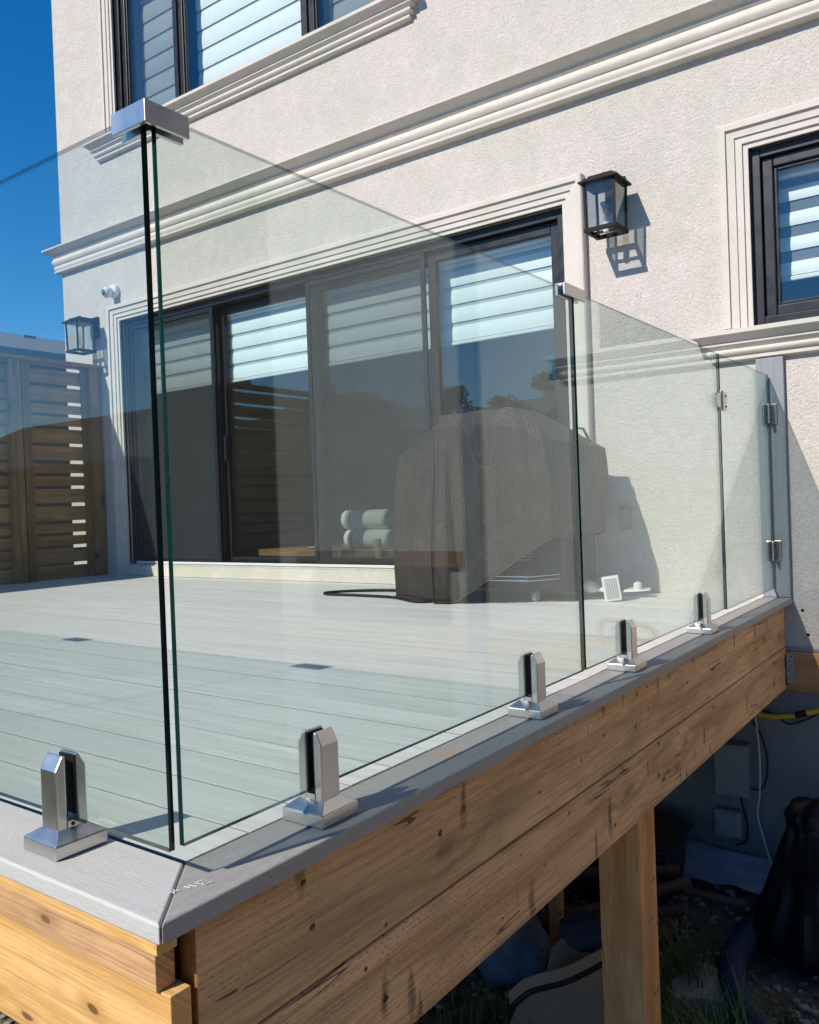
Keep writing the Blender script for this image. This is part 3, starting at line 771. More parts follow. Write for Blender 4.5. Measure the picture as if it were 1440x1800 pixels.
m.box(GX + 0.0065, GX + 0.016, 3.536, 3.600, zc - 0.038, zc + 0.038, 'steel'); m.box(GX - 0.016, GX - 0.0065, 3.545, 3.600, zc - 0.038, zc + 0.038, 'steel')
m.tube([(GX + 0.010, 3.536, zc - 0.04), (GX + 0.010, 3.536, zc + 0.04)], 0.010, 'steel', 12)
lt = m.build('latch', gate, bevel=0.002)
for dz in (-0.022, 0.022):
    m = MB(); m.lathe([(0.005, 0), (0.004, 0.003)], (GX + 0.016, 3.58, zc + dz), 'dark', 10, 'x'); m.build('screw', lt)
strike = tag(MB().box(GX + 0.0065, GX + 0.014, 3.475, 3.520, zc - 0.030, zc + 0.030, 'steel').add(
    [(GX + 0.0065, 3.475, zc - 0.030), (GX + 0.014, 3.475, zc - 0.030), (GX + 0.014, 3.475, zc + 0.030), (GX + 0.0065, 3.475, zc + 0.030), (GX + 0.0065, 3.455, zc - 0.012), (GX + 0.014, 3.455, zc - 0.012), (GX + 0.014, 3.455, zc + 0.012), (GX + 0.0065, 3.455, zc + 0.012)],
    [(0, 1, 5, 4), (1, 2, 6, 5), (2, 3, 7, 6), (3, 0, 4, 7), (4, 5, 6, 7)], 'steel').build('latch_keeper', bevel=0.002),
    'small steel latch keeper on the fixed glass beside the gate', 'latch')

# ---- spigots
def spigot(label, loc, rot):
    """local: glass runs along x, outer side is -y"""
    t = thing('glass_spigot', label, 'spigot', loc, 'steel spigots holding the railing glass', world=False)
    m = MB(); a = 0.0465; b = 0.0455
    # bevelled base cover
    bot = [(-a, -b, 0), (a, -b, 0), (a, b, 0), (-a, b, 0)]
    m.hull8(bot, [(x, y, 0.021) for x, y, _ in bot], 'steel')
    top = [(-0.021, -0.0265, 0.036), (0.021, -0.0265, 0.036), (0.021, 0.0265, 0.036), (-0.021, 0.0265, 0.036)]
    m.hull8([(x * 0.995, y * 0.995, 0.0212) for x, y, _ in bot], top, 'steel')
    m.build('base_cover', t, bevel=0.0018)
    # body: two jaws joined at the foot
    h = 0.150; hw = 0.0225
    for sgn, nm in ((-1, 'front_jaw'), (1, 'rear_jaw')):
        m = MB()
        yi, yo = sgn * 0.009, sgn * 0.0265
        prof = [(yi, 0.030), (yo, 0.030), (yo, h - 0.022), (yo - sgn * 0.012, h), (yi, h)]
        vs = [(-hw, y, z) for y, z in prof] + [(hw, y, z) for y, z in prof]
        n = 5
        m.add(vs, [(i, (i + 1) % n, n + (i + 1) % n, n + i) for i in range(n)] + [tuple(range(n)), tuple(range(n, 2 * n))], 'steel')
        # side chamfers come from the bevel
        m.build(nm, t, bevel=0.0035, segs=2)
        m = MB(); m.box(-hw + 0.002, hw - 0.002, min(sgn * 0.0062, sgn * 0.0089), max(sgn * 0.0062, sgn * 0.0089), 0.052, h - 0.004, 'rubber'); m.build('gasket', t)
    m = MB(); m.box(-hw, hw, -0.0088, 0.0088, 0.030, 0.0455, 'steel'); m.build('saddle', t)
    m = MB(); m.lathe([(0.0032, 0.0), (0.0032, 0.0012)], (hw, 0.0, 0.040), 'dark', 10, 'x'); m.build('set_screw', t)
    t.rotation_euler = (0, 0, rot); return t
sp0 = spigot('steel spigot under the front glass panel, left of the deck corner', (-1.250, GY - 0.006, 0.0012), 0)
for x, l in ((-2.02, 'second steel spigot from the corner under the front glass'), (-2.60, 'third steel spigot from the corner under the front glass'),
             (-3.38, 'fourth steel spigot from the corner under the front glass'), (-4.0, 'fifth steel spigot from the corner under the front glass'), (-4.75, 'sixth steel spigot from the corner under the front glass')):
    dup(sp0, (x, GY - 0.006, 0.0012), l, 0)
for y, l in ((1.053, 'steel spigot nearest the corner under the side glass'), (1.832, 'steel spigot before the joint of the two side glass panels'),
             (2.447, 'steel spigot just past the joint of the two side glass panels'), (3.213, 'farthest steel spigot, beside the glass gate')):
    dup(sp0, (GX + 0.003, y, 0.0012), l, R(90))

# ---- top clips
def clip(label, loc, rot):
    t = thing('glass_clip', label, 'clip', loc, 'straight steel clips on top of the glass joints', world=False)
    m = MB()
    for s in (-1, 1): m.box(-0.066, 0.066, min(s * 0.0068, s * 0.0155), max(s * 0.0068, s * 0.0155), -0.022, 0.010, 'steel')
    m.box(-0.066, 0.066, -0.0066, 0.0066, 0.0012, 0.0098, 'steel')
    m.build('channel', t, bevel=0.0015)
    m = MB(); m.box(-0.066, 0.066, -0.0066, 0.0066, -0.003, 0.0008, 'rubber'); m.build('gasket', t)
    t.rotation_euler = (0, 0, rot); return t
c0 = clip('steel clip joining the two side glass panels at the top', (GX, 2.1405, GT + 0.001), R(90))
dup(c0, (-2.302, GY, GT + 0.001), 'steel clip on the first joint of the front glass', 0)
dup(c0, (-3.664, GY, GT + 0.001), 'steel clip on the second joint of the front glass', 0)
dup(c0, (-5.026, GY, GT + 0.001), 'steel clip on the third joint of the front glass', 0)
cc = thing('corner_clip', 'L-shaped brushed steel corner clip capping the two glass panels', 'clip', (-0.975, 0.745, GT - 0.02))
def Lpoly(off_out, off_in, arm):
    xo, yo = GX + off_out, GY - off_out; xi, yi = GX + off_in, GY - off_in
    return [(xo, yo), (xo, yo + arm), (xi, yo + arm), (xi, yi), (xo - arm, yi), (xo - arm, yo)]
zc0, zc1 = GT - 0.023, GT + 0.009
m = MB(); m.prism(Lpoly(0.0145, 0.0075, 0.078), zc0, zc1, 'steel'); m.build('outer_channel', cc, bevel=0.001)
m = MB(); m.prism([(GX - 0.0075, GY + 0.0075), (GX - 0.0075, GY + 0.070), (GX - 0.0155, GY + 0.070), (GX - 0.0155, GY + 0.0155), (GX - 0.070, GY + 0.0155), (GX - 0.070, GY + 0.0075)], zc0, zc1 - 0.001, 'steel'); m.build('inner_channel', cc, bevel=0.001)
m = MB(); m.prism(Lpoly(0.0074, -0.0074, 0.070), GT + 0.0015, zc1 - 0.0012, 'steel'); m.build('cap_plate', cc)
m = MB(); m.prism(Lpoly(0.0072, -0.0072, 0.069), GT - 0.006, GT + 0.0012, 'rubber'); m.build('gasket', cc)

# ================================================================== wooden fence on the left
fence = thing('privacy_fence', 'dark brown slatted wooden privacy fence at the far left side of the deck', 'fence', (-6.6, 2.4, GZ))
FX, FY0, FY1 = -6.6, 0.56, WY - 0.012
gaps = [1.79, 1.645, 1.497, 1.395, 1.29, 1.143, 0.995, 0.887, 0.78, 0.631, 0.482, 0.379, 0.272, 0.123, -0.035]
tops = [1.822] + [g - 0.014 for g in gaps[:-1]]
bots = [g + 0.014 for g in gaps]
for a, b in zip(bots, tops):
    m = MB(); j = random.uniform(-0.003, 0.003)
    m.box(FX - 0.008 + j, FX + 0.008 + j, FY0, FY1 - 0.02, a + random.uniform(-0.002, 0.002), b, 'fence'); m.build('slat', fence, bevel=0.002)
m = MB(); m.box(FX - 0.085, FX + 0.09, FY0 - 0.03, FY1, 1.8235, 1.850, 'fence'); m.build('cap_rail', fence, bevel=0.003)
fpost = None
for y in (4.345, 3.62, 1.9, 0.60):
    m = MB(); m.box(FX + 0.0125, FX + 0.075, y - 0.05, y + 0.05, 0.002, 1.822, 'fencep'); m.build('post', fence, bevel=0.003)
for y in (3.735,):
    m = MB(); m.box(FX + 0.0125, FX + 0.035, y - 0.035, y + 0.035, 0.002, 1.822, 'fencep'); m.build('batten', fence, bevel=0.002)
m = MB(); m.box(FX + 0.0125, FX + 0.030, 4.24, 4.294, 0.002, 1.822, 'fencep'); m.build('batten', fence, bevel=0.002)

for hx, hz in ((-0.860, -0.062), (-0.838, -0.181)):
    m = MB(); m.lathe([(0.008, 0.0005), (0.008, -0.0015)], (hx, WY, hz), 'rubber', 10, 'y'); m.build('anchor_hole', house)
m = MB(); m.box(-0.1, 3.4, -1.5, WY - 0.004, GZ - 0.1, GZ + 0.075, 'concrete_pale'); struct(m.build('bounce_slab', bevel=0.01))  # pale slab added out of view to bounce sunlight onto the side fascia

# ================================================================== lanterns
def lantern(label, loc):
    """local: origin on the wall at the height of the lamp centre, -y out of the wall"""
    t = thing('wall_lantern', label, 'lantern', loc, 'black wall lanterns', world=False)
    cy = -0.155; a = 0.083; zt = 0.085; zb = -0.145
    m = MB(); m.box(-0.058, 0.058, -0.018, -0.001, -0.02, 0.165, 'blackmetal'); m.build('back_plate', t, bevel=0.003)
    m = MB(); m.box(-0.013, 0.013, cy + 0.02, -0.018, 0.132, 0.150, 'blackmetal'); m.build('arm', t, bevel=0.002)
    m = MB(); m.box(-0.108, 0.108, cy - 0.108, cy + 0.108, zt + 0.005, zt + 0.017, 'blackmetal')
    m.hull8([(-0.094, cy - 0.094, zt + 0.0172), (0.094, cy - 0.094, zt + 0.0172), (0.094, cy + 0.094, zt + 0.0172), (-0.094, cy + 0.094, zt + 0.0172)],
            [(-0.088, cy - 0.088, zt + 0.030), (0.088, cy - 0.088, zt + 0.030), (0.088, cy + 0.088, zt + 0.030), (-0.088, cy + 0.088, zt + 0.030)], 'blackmetal')
    m.box(-0.068, 0.068, cy - 0.068, cy + 0.068, zt + 0.0302, zt + 0.046, 'blackmetal')
    rf = m.build('roof', t, bevel=0.002)
    m = MB(); m.lathe([(0.016, zt + 0.046), (0.016, zt + 0.066), (0.012, zt + 0.070)], (0, cy, 0), 'blackmetal', 16); m.build('finial', rf)
    bars = ((-1, -1), (1, -1), (1, 1), (-1, 1)); b2 = 0.078
    for sx, sy in bars:
        m = MB()
        lo = [(sx * b2 + dx, cy + sy * b2 + dy, zb) for dx, dy in ((-0.006, -0.006), (0.006, -0.006), (0.006, 0.006), (-0.006, 0.006))]
        hi = [(sx * a + dx, cy + sy * a + dy, zt + 0.004) for dx, dy in ((-0.006, -0.006), (0.006, -0.006), (0.006, 0.006), (-0.006, 0.006))]
        m.hull8(lo, hi, 'blackmetal'); m.build('corner_bar', t)
    m = MB(); q = 0.090
    for (x0, x1, y0, y1) in ((-q, q, -q, -q + 0.02), (-q, q, q - 0.02, q), (-q, -q + 0.02, -q + 0.02, q - 0.02), (q - 0.02, q, -q + 0.02, q - 0.02)):
        m.box(x0, x1, cy + y0, cy + y1, zb - 0.022, zb - 0.0005, 'blackmetal')
    m.build('bottom_frame', t, bevel=0.002)
    for k in range(4):
        m = MB(); c = b2 - 0.006; d = a - 0.006
        if k == 0: m.hull8([(-c, cy - b2 - .001, zb), (c, cy - b2 - .001, zb), (c, cy - b2 + .001, zb), (-c, cy - b2 + .001, zb)], [(-d, cy - a - .001, zt + .004), (d, cy - a - .001, zt + .004), (d, cy - a + .001, zt + .004), (-d, cy - a + .001, zt + .004)], 'lampglass')
        elif k == 1: m.hull8([(b2 - .001, cy - c, zb), (b2 + .001, cy - c, zb), (b2 + .001, cy + c, zb), (b2 - .001, cy + c, zb)], [(a - .001, cy - d, zt + .004), (a + .001, cy - d, zt + .004), (a + .001, cy + d, zt + .004), (a - .001, cy + d, zt + .004)], 'lampglass')
        elif k == 2: m.hull8([(-c, cy + b2 - .001, zb), (c, cy + b2 - .001, zb), (c, cy + b2 + .001, zb), (-c, cy + b2 + .001, zb)], [(-d, cy + a - .001, zt + .004), (d, cy + a - .001, zt + .004), (d, cy + a + .001, zt + .004), (-d, cy + a + .001, zt + .004)], 'lampglass')
        else: m.hull8([(-b2 - .001, cy - c, zb), (-b2 + .001, cy - c, zb), (-b2 + .001, cy + c, zb), (-b2 - .001, cy + c, zb)], [(-a - .001, cy - d, zt + .004), (-a + .001, cy - d, zt + .004), (-a + .001, cy + d, zt + .004), (-a - .001, cy + d, zt + .004)], 'lampglass')
        m.build('glass_pane', t)
    m = MB(); m.lathe([(0.017, zb - 0.016), (0.017, zb + 0.035), (0.013, zb + 0.038)], (0, cy, 0), 'white', 14); m.build('socket', t)
    m = MB(); m.lathe([(0.010, zb + 0.0385), (0.015, zb + 0.055), (0.018, zb + 0.085), (0.015, zb + 0.12), (0.006, zb + 0.135)], (0, cy, 0), 'bulb', 16); bl = m.build('bulb', t, smooth=True)
    m = MB(); m.tube([(-0.004, cy, zb + 0.05), (-0.004, cy, zb + 0.105), (0.004, cy, zb + 0.105), (0.004, cy, zb + 0.05)], 0.0008, 'yellow', 6); m.build('filament', bl)
    m = MB(); m.box(-0.085, 0.085, cy - 0.006, cy + 0.006, zb - 0.016, zb - 0.004, 'blackmetal'); m.build('cross_bar', t)
    return t
l0 = lantern('black box lantern on the wall right of the patio door', (-1.735, WY, 2.10))
dup(l0, (-6.585, WY, 2.12), 'black box lantern near the left house corner, above the wooden fence')

# ---- camera on the wall
sc = thing('security_camera', 'small white turret security camera above the left end of the patio door', 'security camera', (-6.27, WY, 2.45))
m = MB(); m.lathe([(0.058, -0.002), (0.058, -0.035), (0.050, -0.045)], (-6.27, WY, 2.46), 'white', 24, 'y'); m.build('mount', sc, smooth=False, bevel=0.002)
m = MB()
bc = Vector((-6.28, WY - 0.075, 2.445)); dv = Vector((-0.15, -0.9, -0.35)).normalized()
def lathe_dir(m, prof, c, d, mat, n=20):
    q = Vector((0, 0, 1)).rotation_difference(d).to_matrix(); o = len(m.v); vs = []
    for r, h in prof:
        for k in range(n):
            a = 2 * math.pi * k / n; vs.append(c + q @ Vector((r * math.cos(a), r * math.sin(a), h)))
    fs = [(i * n + k, i * n + (k + 1) % n, (i + 1) * n + (k + 1) % n, (i + 1) * n + k) for i in range(len(prof) - 1) for k in range(n)]
    fs += [tuple(range(n)), tuple((len(prof) - 1) * n + k for k in range(n))]
    m.add(vs, fs, mat); return m
lathe_dir(m, [(0.006, -0.045), (0.03, -0.036), (0.046, -0.012), (0.047, 0.012), (0.044, 0.03), (0.038, 0.036)], bc, dv, 'white'); m.build('turret', sc, smooth=True)
m = MB(); lathe_dir(m, [(0.036, 0.0362), (0.036, 0.038), (0.030, 0.0385)], bc, dv, 'boxgrey'); fc = m.build('face', sc)
for dx in (-0.014, 0.014):
    m = MB(); lathe_dir(m, [(0.011, 0.0387), (0.010, 0.042)], bc + Vector((dx, 0, 0.0)), dv, 'lens', 14); m.build('lens', fc)

# ================================================================== covered grill
def grill():
    g = thing('covered_grill', 'barbecue grill under a slumped dark brown cover in front of the patio door', 'grill', (-2.25, 3.95, 0))
    rings = [
        # back-left, left, left-front, nose, front-right, right-front, right-back
        [(-2.86, 4.27, 0.05), (-2.87, 3.80, 0.004), (-2.47, 3.600, 0.003), (-2.36, 3.63, 0.012), (-2.10, 3.64, 0.165), (-1.845, 3.70, 0.335), (-1.80, 4.24, 0.335)],
        [(-2.88, 4.27, 0.30), (-2.89, 3.81, 0.27), (-2.475, 3.60, 0.30), (-2.37, 3.635, 0.30), (-2.09, 3.60, 0.36), (-1.825, 3.66, 0.44), (-1.78, 4.24, 0.44)],
        [(-2.90, 4.27, 0.56), (-2.90, 3.84, 0.56), (-2.46, 3.60, 0.62), (-2.37, 3.625, 0.62), (-2.06, 3.56, 0.62), (-1.80, 3.62, 0.62), (-1.76, 4.24, 0.62)],
        [(-2.88, 4.27, 0.79), (-2.88, 3.87, 0.80), (-2.45, 3.62, 0.92), (-2.36, 3.60, 0.92), (-2.02, 3.53, 0.90), (-1.82, 3.60, 0.82), (-1.765, 4.24, 0.79)],
        [(-2.68, 4.22, 0.93), (-2.66, 4.00, 0.93), (-2.45, 3.68, 0.985), (-2.36, 3.66, 0.985), (-2.00, 3.60, 0.985), (-1.90, 3.66, 0.96), (-1.86, 4.16, 0.86)],
        [(-2.50, 4.16, 0.975), (-2.50, 4.04, 0.98), (-2.40, 3.86, 0.995), (-2.33, 3.84, 0.995), (-2.08, 3.80, 1.0), (-2.00, 3.86, 0.975), (-2.00, 4.12, 0.94)],
    ]
    def cr(p0, p1, p2, p3, t):   # catmull-rom, softened
        return p1 + 0.5 * t * ((p2 - p0) + t * (2 * p0 - 5 * p1 + 4 * p2 - p3 + t * (3 * (p1 - p2) + p3 - p0)))
    NU, NV = 12, 8
    rows = []
    RV = [[Vector(p) for p in r] for r in rings]
    dense = []
    for r in RV:
        n = len(r); out = []
        for i in range(n):
            a, b = r[i], r[(i + 1) % n]
            for k in range(NU):
                t = k / NU
                s = cr(r[i - 1], a, b, r[(i + 2) % n], t)
                out.append(s * 0.05 + (a + (b - a) * t) * 0.95)
        dense.append(out)
    n = len(dense[0])
    for j in range(len(dense) - 1):
        for k in range(NV):
            t = k / NV
            rows.append([dense[j][i].lerp(dense[j + 1][i], t) for i in range(n)])
    rows.append(dense[-1])
    c = Vector((-2.28, 3.92, 0))
    vs = []
    nr = len(rows)
    for j, row in enumerate(rows):
        hgt = j / (nr - 1)
        for i, p in enumerate(row):
            d = Vector((p.x - c.x, p.y - c.y, 0)); d = d.normalized() if d.length > 1e-4 else Vector((0, 0, 0))
            u = i / n * 2 * math.pi
            rid = 1 - 2 * abs(mnoise.noise(Vector((math.cos(u) * 3.4 + 2, math.sin(u) * 3.4, hgt * 0.7))))
            fold = (rid - 0.6) * 0.030 * max(0.0, 0.75 - hgt) ** 0.8
            pl_ = max(0.0, 1 - abs((u - 2.62) * 9)) * max(0.0, 0.62 - hgt)          # deep pleat beside the front corner
            fold -= 0.085 * pl_
            rid2 = 1 - 2 * abs(mnoise.noise(Vector((p.x * 2.3 + p.z * 2.2, p.y * 2.3, p.z * 1.7 + 3))))
            fold += (rid2 - 0.6) * 0.014
            fold += mnoise.noise(Vector((p.x * 9, p.y * 9, p.z * 9))) * 0.0025
            zz = p.z + (mnoise.noise(Vector((p.x * 7, p.y * 7, 1.0))) * 0.008 if hgt > 0.6 else 0)
            if j == 0: zz = max(0.003, p.z)
            vs.append((p.x + d.x * fold, p.y + d.y * fold, zz))
    fs = [(j * n + i, j * n + (i + 1) % n, (j + 1) * n + (i + 1) % n, (j + 1) * n + i) for j in range(nr - 1) for i in range(n)]
    top = len(vs); vs.append((-2.25, 4.00, 0.985))
    fs += [((nr - 1) * n + i, (nr - 1) * n + (i + 1) % n, top) for i in range(n)]
    m = MB(); m.add(vs, fs, 'cover'); o = m.build('cover', g, smooth=True); o.data.set_sharp_from_angle(angle=R(16))
    sd = o.modifiers.new('thickness', 'SOLIDIFY'); sd.thickness = 0.003; sd.offset = -1
    def seam(idx, nm):
        pts = []
        for j in range(nr):
            q = Vector(vs[j * n + idx]); d = Vector((q.x - c.x, q.y - c.y, 0.0)).normalized() if j < nr - 1 else Vector((0, 0, 1))
            pts.append(q + d * 0.0015)
        m = MB(); m.tube(pts, 0.0035, 'cover', 6); m.build(nm, o, smooth=True)
    for ci in (2, 5): seam(ci * NU, 'seam')
    m = MB(); m.tube([Vector(vs[i]) + Vector((0, 0, 0.004)) for i in range(n)] + [Vector(vs[0]) + Vector((0, 0, 0.004))], 0.005, 'cover', 6); m.build('hem', o, smooth=True)
    # carry strap on top
    m = MB(); m.tube([(-1.88, 4.05, 0.86), (-1.855, 4.04, 0.895), (-1.81, 4.05, 0.885), (-1.79, 4.08, 0.82)], 0.007, 'cover', 8); m.build('strap', g)
    # cabinet and undercarriage seen below the hem
    m = MB(); m.box(-2.34, -1.86, 3.84, 4.24, 0.062, 0.40, 'dark'); cab = m.build('cabinet', g, bevel=0.006)
    for k in range(5):
        m = MB(); m.box(-2.28, -2.02, 3.833, 3.8395, 0.215 + k * 0.016, 0.221 + k * 0.016, 'boxgrey'); m.build('vent_slot', cab)
    for z in (0.125, 0.146):
        m = MB(); m.tube([(-2.36, 3.68, z), (-1.99, 3.73, z - 0.004), (-1.86, 3.82, z + 0.004)], 0.004, 'chrome', 10); m.build('rail', g)
    m = MB(); m.box(-2.385, -2.350, 3.66, 3.71, 0.110, 0.162, 'rubber'); m.build('rail_bracket', g, bevel=0.008)
    for x, y in ((-2.02, 3.86), (-2.80, 4.2), (-1.80, 4.2)):
        m = MB(); m.lathe([(0.012, -0.014), (0.028, -0.012), (0.030, 0), (0.028, 0.012), (0.012, 0.014)], (x, y, 0.0305), 'boxgrey', 18, 'x'); m.build('caster', g, smooth=False)
    m = MB(); m.box(-1.855, -1.83, 3.98, 4.2, 0.08, 0.60, 'dark'); m.build('side_panel', g)
grill()

# hose of the grill lying in a loop on the deck
def smoothpath(pts, n=10):
    P = [Vector(p) for p in pts]; out = []
    for i in range(len(P) - 1):
        p0 = P[max(i - 1, 0)]; p1 = P[i]; p2 = P[i + 1]; p3 = P[min(i + 2, len(P) - 1)]
        for k in range(n):
            t = k / n
            out.append(0.5 * (2 * p1 + (p2 - p0) * t + (2 * p0 - 5 * p1 + 4 * p2 - p3) * t * t + (3 * p1 - 3 * p2 + p3 - p0) * t ** 3))
    out.append(P[-1]); return out
hs = thing('gas_hose', 'black hose lying in a flat loop on the deck left of the grill', 'hose', (-3.2, 3.8, 0))
m = MB(); m.tube(smoothpath([(-2.94, 4.02, 0.012), (-3.15, 4.00, 0.010), (-3.33, 3.90, 0.009), (-3.40, 3.79, 0.009), (-3.33, 3.73, 0.009), (-3.12, 3.74, 0.009), (-2.84, 3.72, 0.009), (-2.60, 3.60, 0.009), (-2.50, 3.66, 0.009)]), 0.0085, 'rubber', 10); m.build('hose', hs, smooth=True)
m = MB(); m.tube([(-2.94, 4.02, 0.012), (-2.905, 4.022, 0.012), (-2.90, 4.022, 0.012)], [0.012, 0.012, 0.008], 'rust', 10); m.build('fitting', hs)

# floodlight unit lying on the deck
fl = thing('floodlight', 'white motion sensor floodlight lying on the deck beside the grill', 'floodlight', (-1.70, 4.10, 0))
m = MB()
lathe_dir(m, [(0.020, -0.06), (0.030, -0.05), (0.032, 0.0), (0.026, 0.02), (0.018, 0.04)], Vector((-1.80, 4.06, 0.062)), Vector((0.95, -0.25, -0.15)).normalized(), 'white'); m.build('sensor', fl, smooth=False)
m = MB(); m.tube([(-1.765, 4.05, 0.055), (-1.705, 4.02, 0.055)], 0.014, 'white', 12); m.build('knuckle', fl)
hd = Matrix.Translation((-1.66, 3.99, 0.066)) @ Matrix.Rotation(R(22), 4, 'Z') @ Matrix.Rotation(R(-8), 4, 'Y')
def xbox(m, mt, x0, x1, y0, y1, z0, z1, mat):
    o = len(m.v); m.box(x0, x1, y0, y1, z0, z1, mat)
    for i in range(o, len(m.v)): m.v[i] = tuple(mt @ Vector(m.v[i]))
m = MB(); xbox(m, hd, -0.042, 0.042, -0.018, 0.03, -0.062, 0.062, 'white'); head = m.build('lamp_head', fl, bevel=0.004)
m = MB(); xbox(m, hd, -0.030, 0.030, -0.0195, -0.0183, -0.050, 0.050, 'boxgrey'); lf = m.build('led_field', fl)
for r_ in range(11):
    for c_ in range(5):
        m = MB(); xbox(m, hd, -0.027 + c_ * 0.0115, -0.0205 + c_ * 0.0115, -0.0215, -0.0197, -0.0475 + r_ * 0.0088, -0.0425 + r_ * 0.0088, 'white'); m.build('led', lf)
m = MB(); m.hull8([(-1.66, 4.13, 0.03), (-1.56, 4.17, 0.035), (-1.57, 4.26, 0.04), (-1.66, 4.24, 0.035)], [(-1.655, 4.14, 0.044), (-1.53, 4.18, 0.040), (-1.55, 4.25, 0.045), (-1.65, 4.23, 0.052)], 'white'); m.build('mounting_plate', fl, bevel=0.003)
m = MB(); lathe_dir(m, [(0.022, 0), (0.020, 0.03), (0.012, 0.035)], Vector((-1.60, 4.19, 0.045)), Vector((0, -0.2, 1)).normalized(), 'white'); m.build('junction', fl)

# wall outlet
ot = thing('wall_outlet', 'grey outlet with a flip cover on the stucco wall beside the grill', 'outlet', (-1.742, WY, 0.41))
m = MB(); m.box(-1.778, -1.706, WY - 0.010, WY - 0.001, 0.345, 0.475, 'boxgrey'); m.build('plate', ot, bevel=0.003)
m = MB(); m.box(-1.764, -1.720, WY - 0.030, WY - 0.0105, 0.360, 0.460, 'gasgrey'); m.build('flip_cover', ot, bevel=0.005)

# ---- things inside, just behind the door
bn = thing('bench', 'low dark wooden bench inside the house behind the patio door', 'bench', (-4.05, 4.95, 0.075))
m = MB(); m.box(-5.0, -3.25, 4.76, 5.12, 0.150, 0.205, 'bench'); m.build('seat', bn, bevel=0.005)
for x in (-4.9, -3.4):
    m = MB(); m.box(x, x + 0.06, 4.80, 5.08, 0.076, 0.1495, 'bench'); m.build('leg', bn)
for z, l, x in ((0.2785, 'lower of two white rolled mats stacked on the bench indoors', -4.15), (0.4245, 'upper of two white rolled mats stacked on the bench indoors', -4.17)):
    r_ = thing('rolled_mat', l, 'rolled mat', (x + 0.21, 4.9, z - 0.07), 'white rolls on the bench')
    m = MB(); m.lathe([(0.058, 0.0), (0.072, 0.012), (0.0725, 0.40), (0.06, 0.42)], (x, 4.9, z), 'offwhite', 24, 'x'); m.build('roll', r_, smooth=False, bevel=0.006)
    m = MB(); m.lathe([(0.0735, 0.05), (0.0735, 0.10)], (x, 4.9, z), 'boxgrey', 24, 'x'); m.build('strap', r_)
pl = tag(MB().lathe([(0.03, 0), (0.08, 0.004), (0.10, 0.012)], (-4.45, 4.9, 0.2065), 'white', 24).build('plate'), 'pale shallow plate on the bench indoors', 'plate')
pin = tag(MB().tube([(-3.66, 4.66, 0.09), (-3.73, 4.72, 0.275)], [0.026, 0.030], 'ledger', 14).build('wooden_log'), 'short wooden stick leaning against the bench indoors', 'stick')
ch = thing('kitchen_stool', 'dark stool standing in the room behind the patio door', 'stool', (-5.4, 6.4, 0.075))
m = MB(); m.box(-5.6, -5.2, 6.2, 6.6, 0.70, 0.74, 'dark'); m.build('seat', ch, bevel=0.01)
for sx in (-5.58, -5.25):
    for sy in (6.22, 6.55):
        m = MB(); m.box(sx, sx + 0.03, sy, sy + 0.03, 0.078, 0.6995, 'dark'); m.build('leg', ch)
bg = tag(MB().hull8([(-5.0, 5.25, 0.078), (-4.4, 5.25, 0.078), (-4.4, 5.6, 0.078), (-5.0, 5.6, 0.078)], [(-4.9, 5.3, 0.24), (-4.5, 5.3, 0.26), (-4.5, 5.55, 0.26), (-4.9, 5.55, 0.24)], 'dark').build('duffel_bag', bevel=0.06, segs=4), 'black rounded bag on the floor inside the patio door', 'bag')

# ================================================================== under and beside the deck
FW = WY - 0.001
def cable(name, label, cat, pts, r, mat, n=12):
    o = MB().tube(smoothpath(pts, n), r, mat, 8).build(name, smooth=True)
    return tag(o, label, cat)
eb = thing('electrical_box', 'larger grey electrical box on the foundation wall under the deck', 'electrical box', (-1.18, FW, -1.0))
m = MB(); m.box(-1.262, -1.118, FW - 0.115, FW - 0.001, -0.985, -0.745, 'boxgrey'); m.build('body', eb, bevel=0.006)
m = MB(); m.box(-1.270, -1.110, FW - 0.135, FW - 0.1155, -0.990, -0.735, 'boxgrey'); m.build('lid', eb, bevel=0.005)
m = MB(); m.lathe([(0.012, -1.005), (0.012, -0.986)], (-1.17, FW - 0.06, 0), 'rubber', 12); m.build('cable_gland', eb)
e2 = thing('electrical_box', 'smaller rounded grey electrical box low on the foundation wall under the deck', 'electrical box', (-1.23, FW, -1.2))
m = MB(); m.box(-1.305, -1.165, FW - 0.075, FW - 0.001, -1.235, -1.095, 'boxgrey'); m.build('body', e2, bevel=0.02, segs=3)
m = MB(); m.box(-1.290, -1.180, FW - 0.085, FW - 0.0755, -1.220, -1.110, 'boxgrey'); m.build('lid', e2, bevel=0.004)
cable('cable', 'thin white cable hanging down the foundation wall to the ground', 'cable', [(-1.10, FW - 0.03, -0.50), (-1.085, FW - 0.04, -0.62), (-1.07, FW - 0.05, -0.80), (-1.075, FW - 0.05, -0.98), (-1.09, FW - 0.04, -1.10), (-1.06, FW - 0.05, -1.22), (-1.02, FW - 0.07, -1.34), (-0.96, FW - 0.14, -1.435)], 0.0045, 'cablew')
cable('cable', 'black cable curving from the larger electrical box down to the smaller one', 'cable', [(-1.17, FW - 0.06, -1.0), (-1.155, FW - 0.06, -1.06), (-1.14, FW - 0.05, -1.15), (-1.15, FW - 0.04, -1.24), (-1.20, FW - 0.03, -1.275)], 0.005, 'rubber')
cable('cable', 'black cable looping up from the larger electrical box to the deck', 'cable', [(-1.12, FW - 0.05, -0.97), (-1.06, FW - 0.04, -0.95), (-1.035, FW - 0.04, -0.83), (-1.06, FW - 0.04, -0.70), (-1.11, FW - 0.04, -0.61), (-1.14, FW - 0.04, -0.52)], 0.0045, 'rubber')
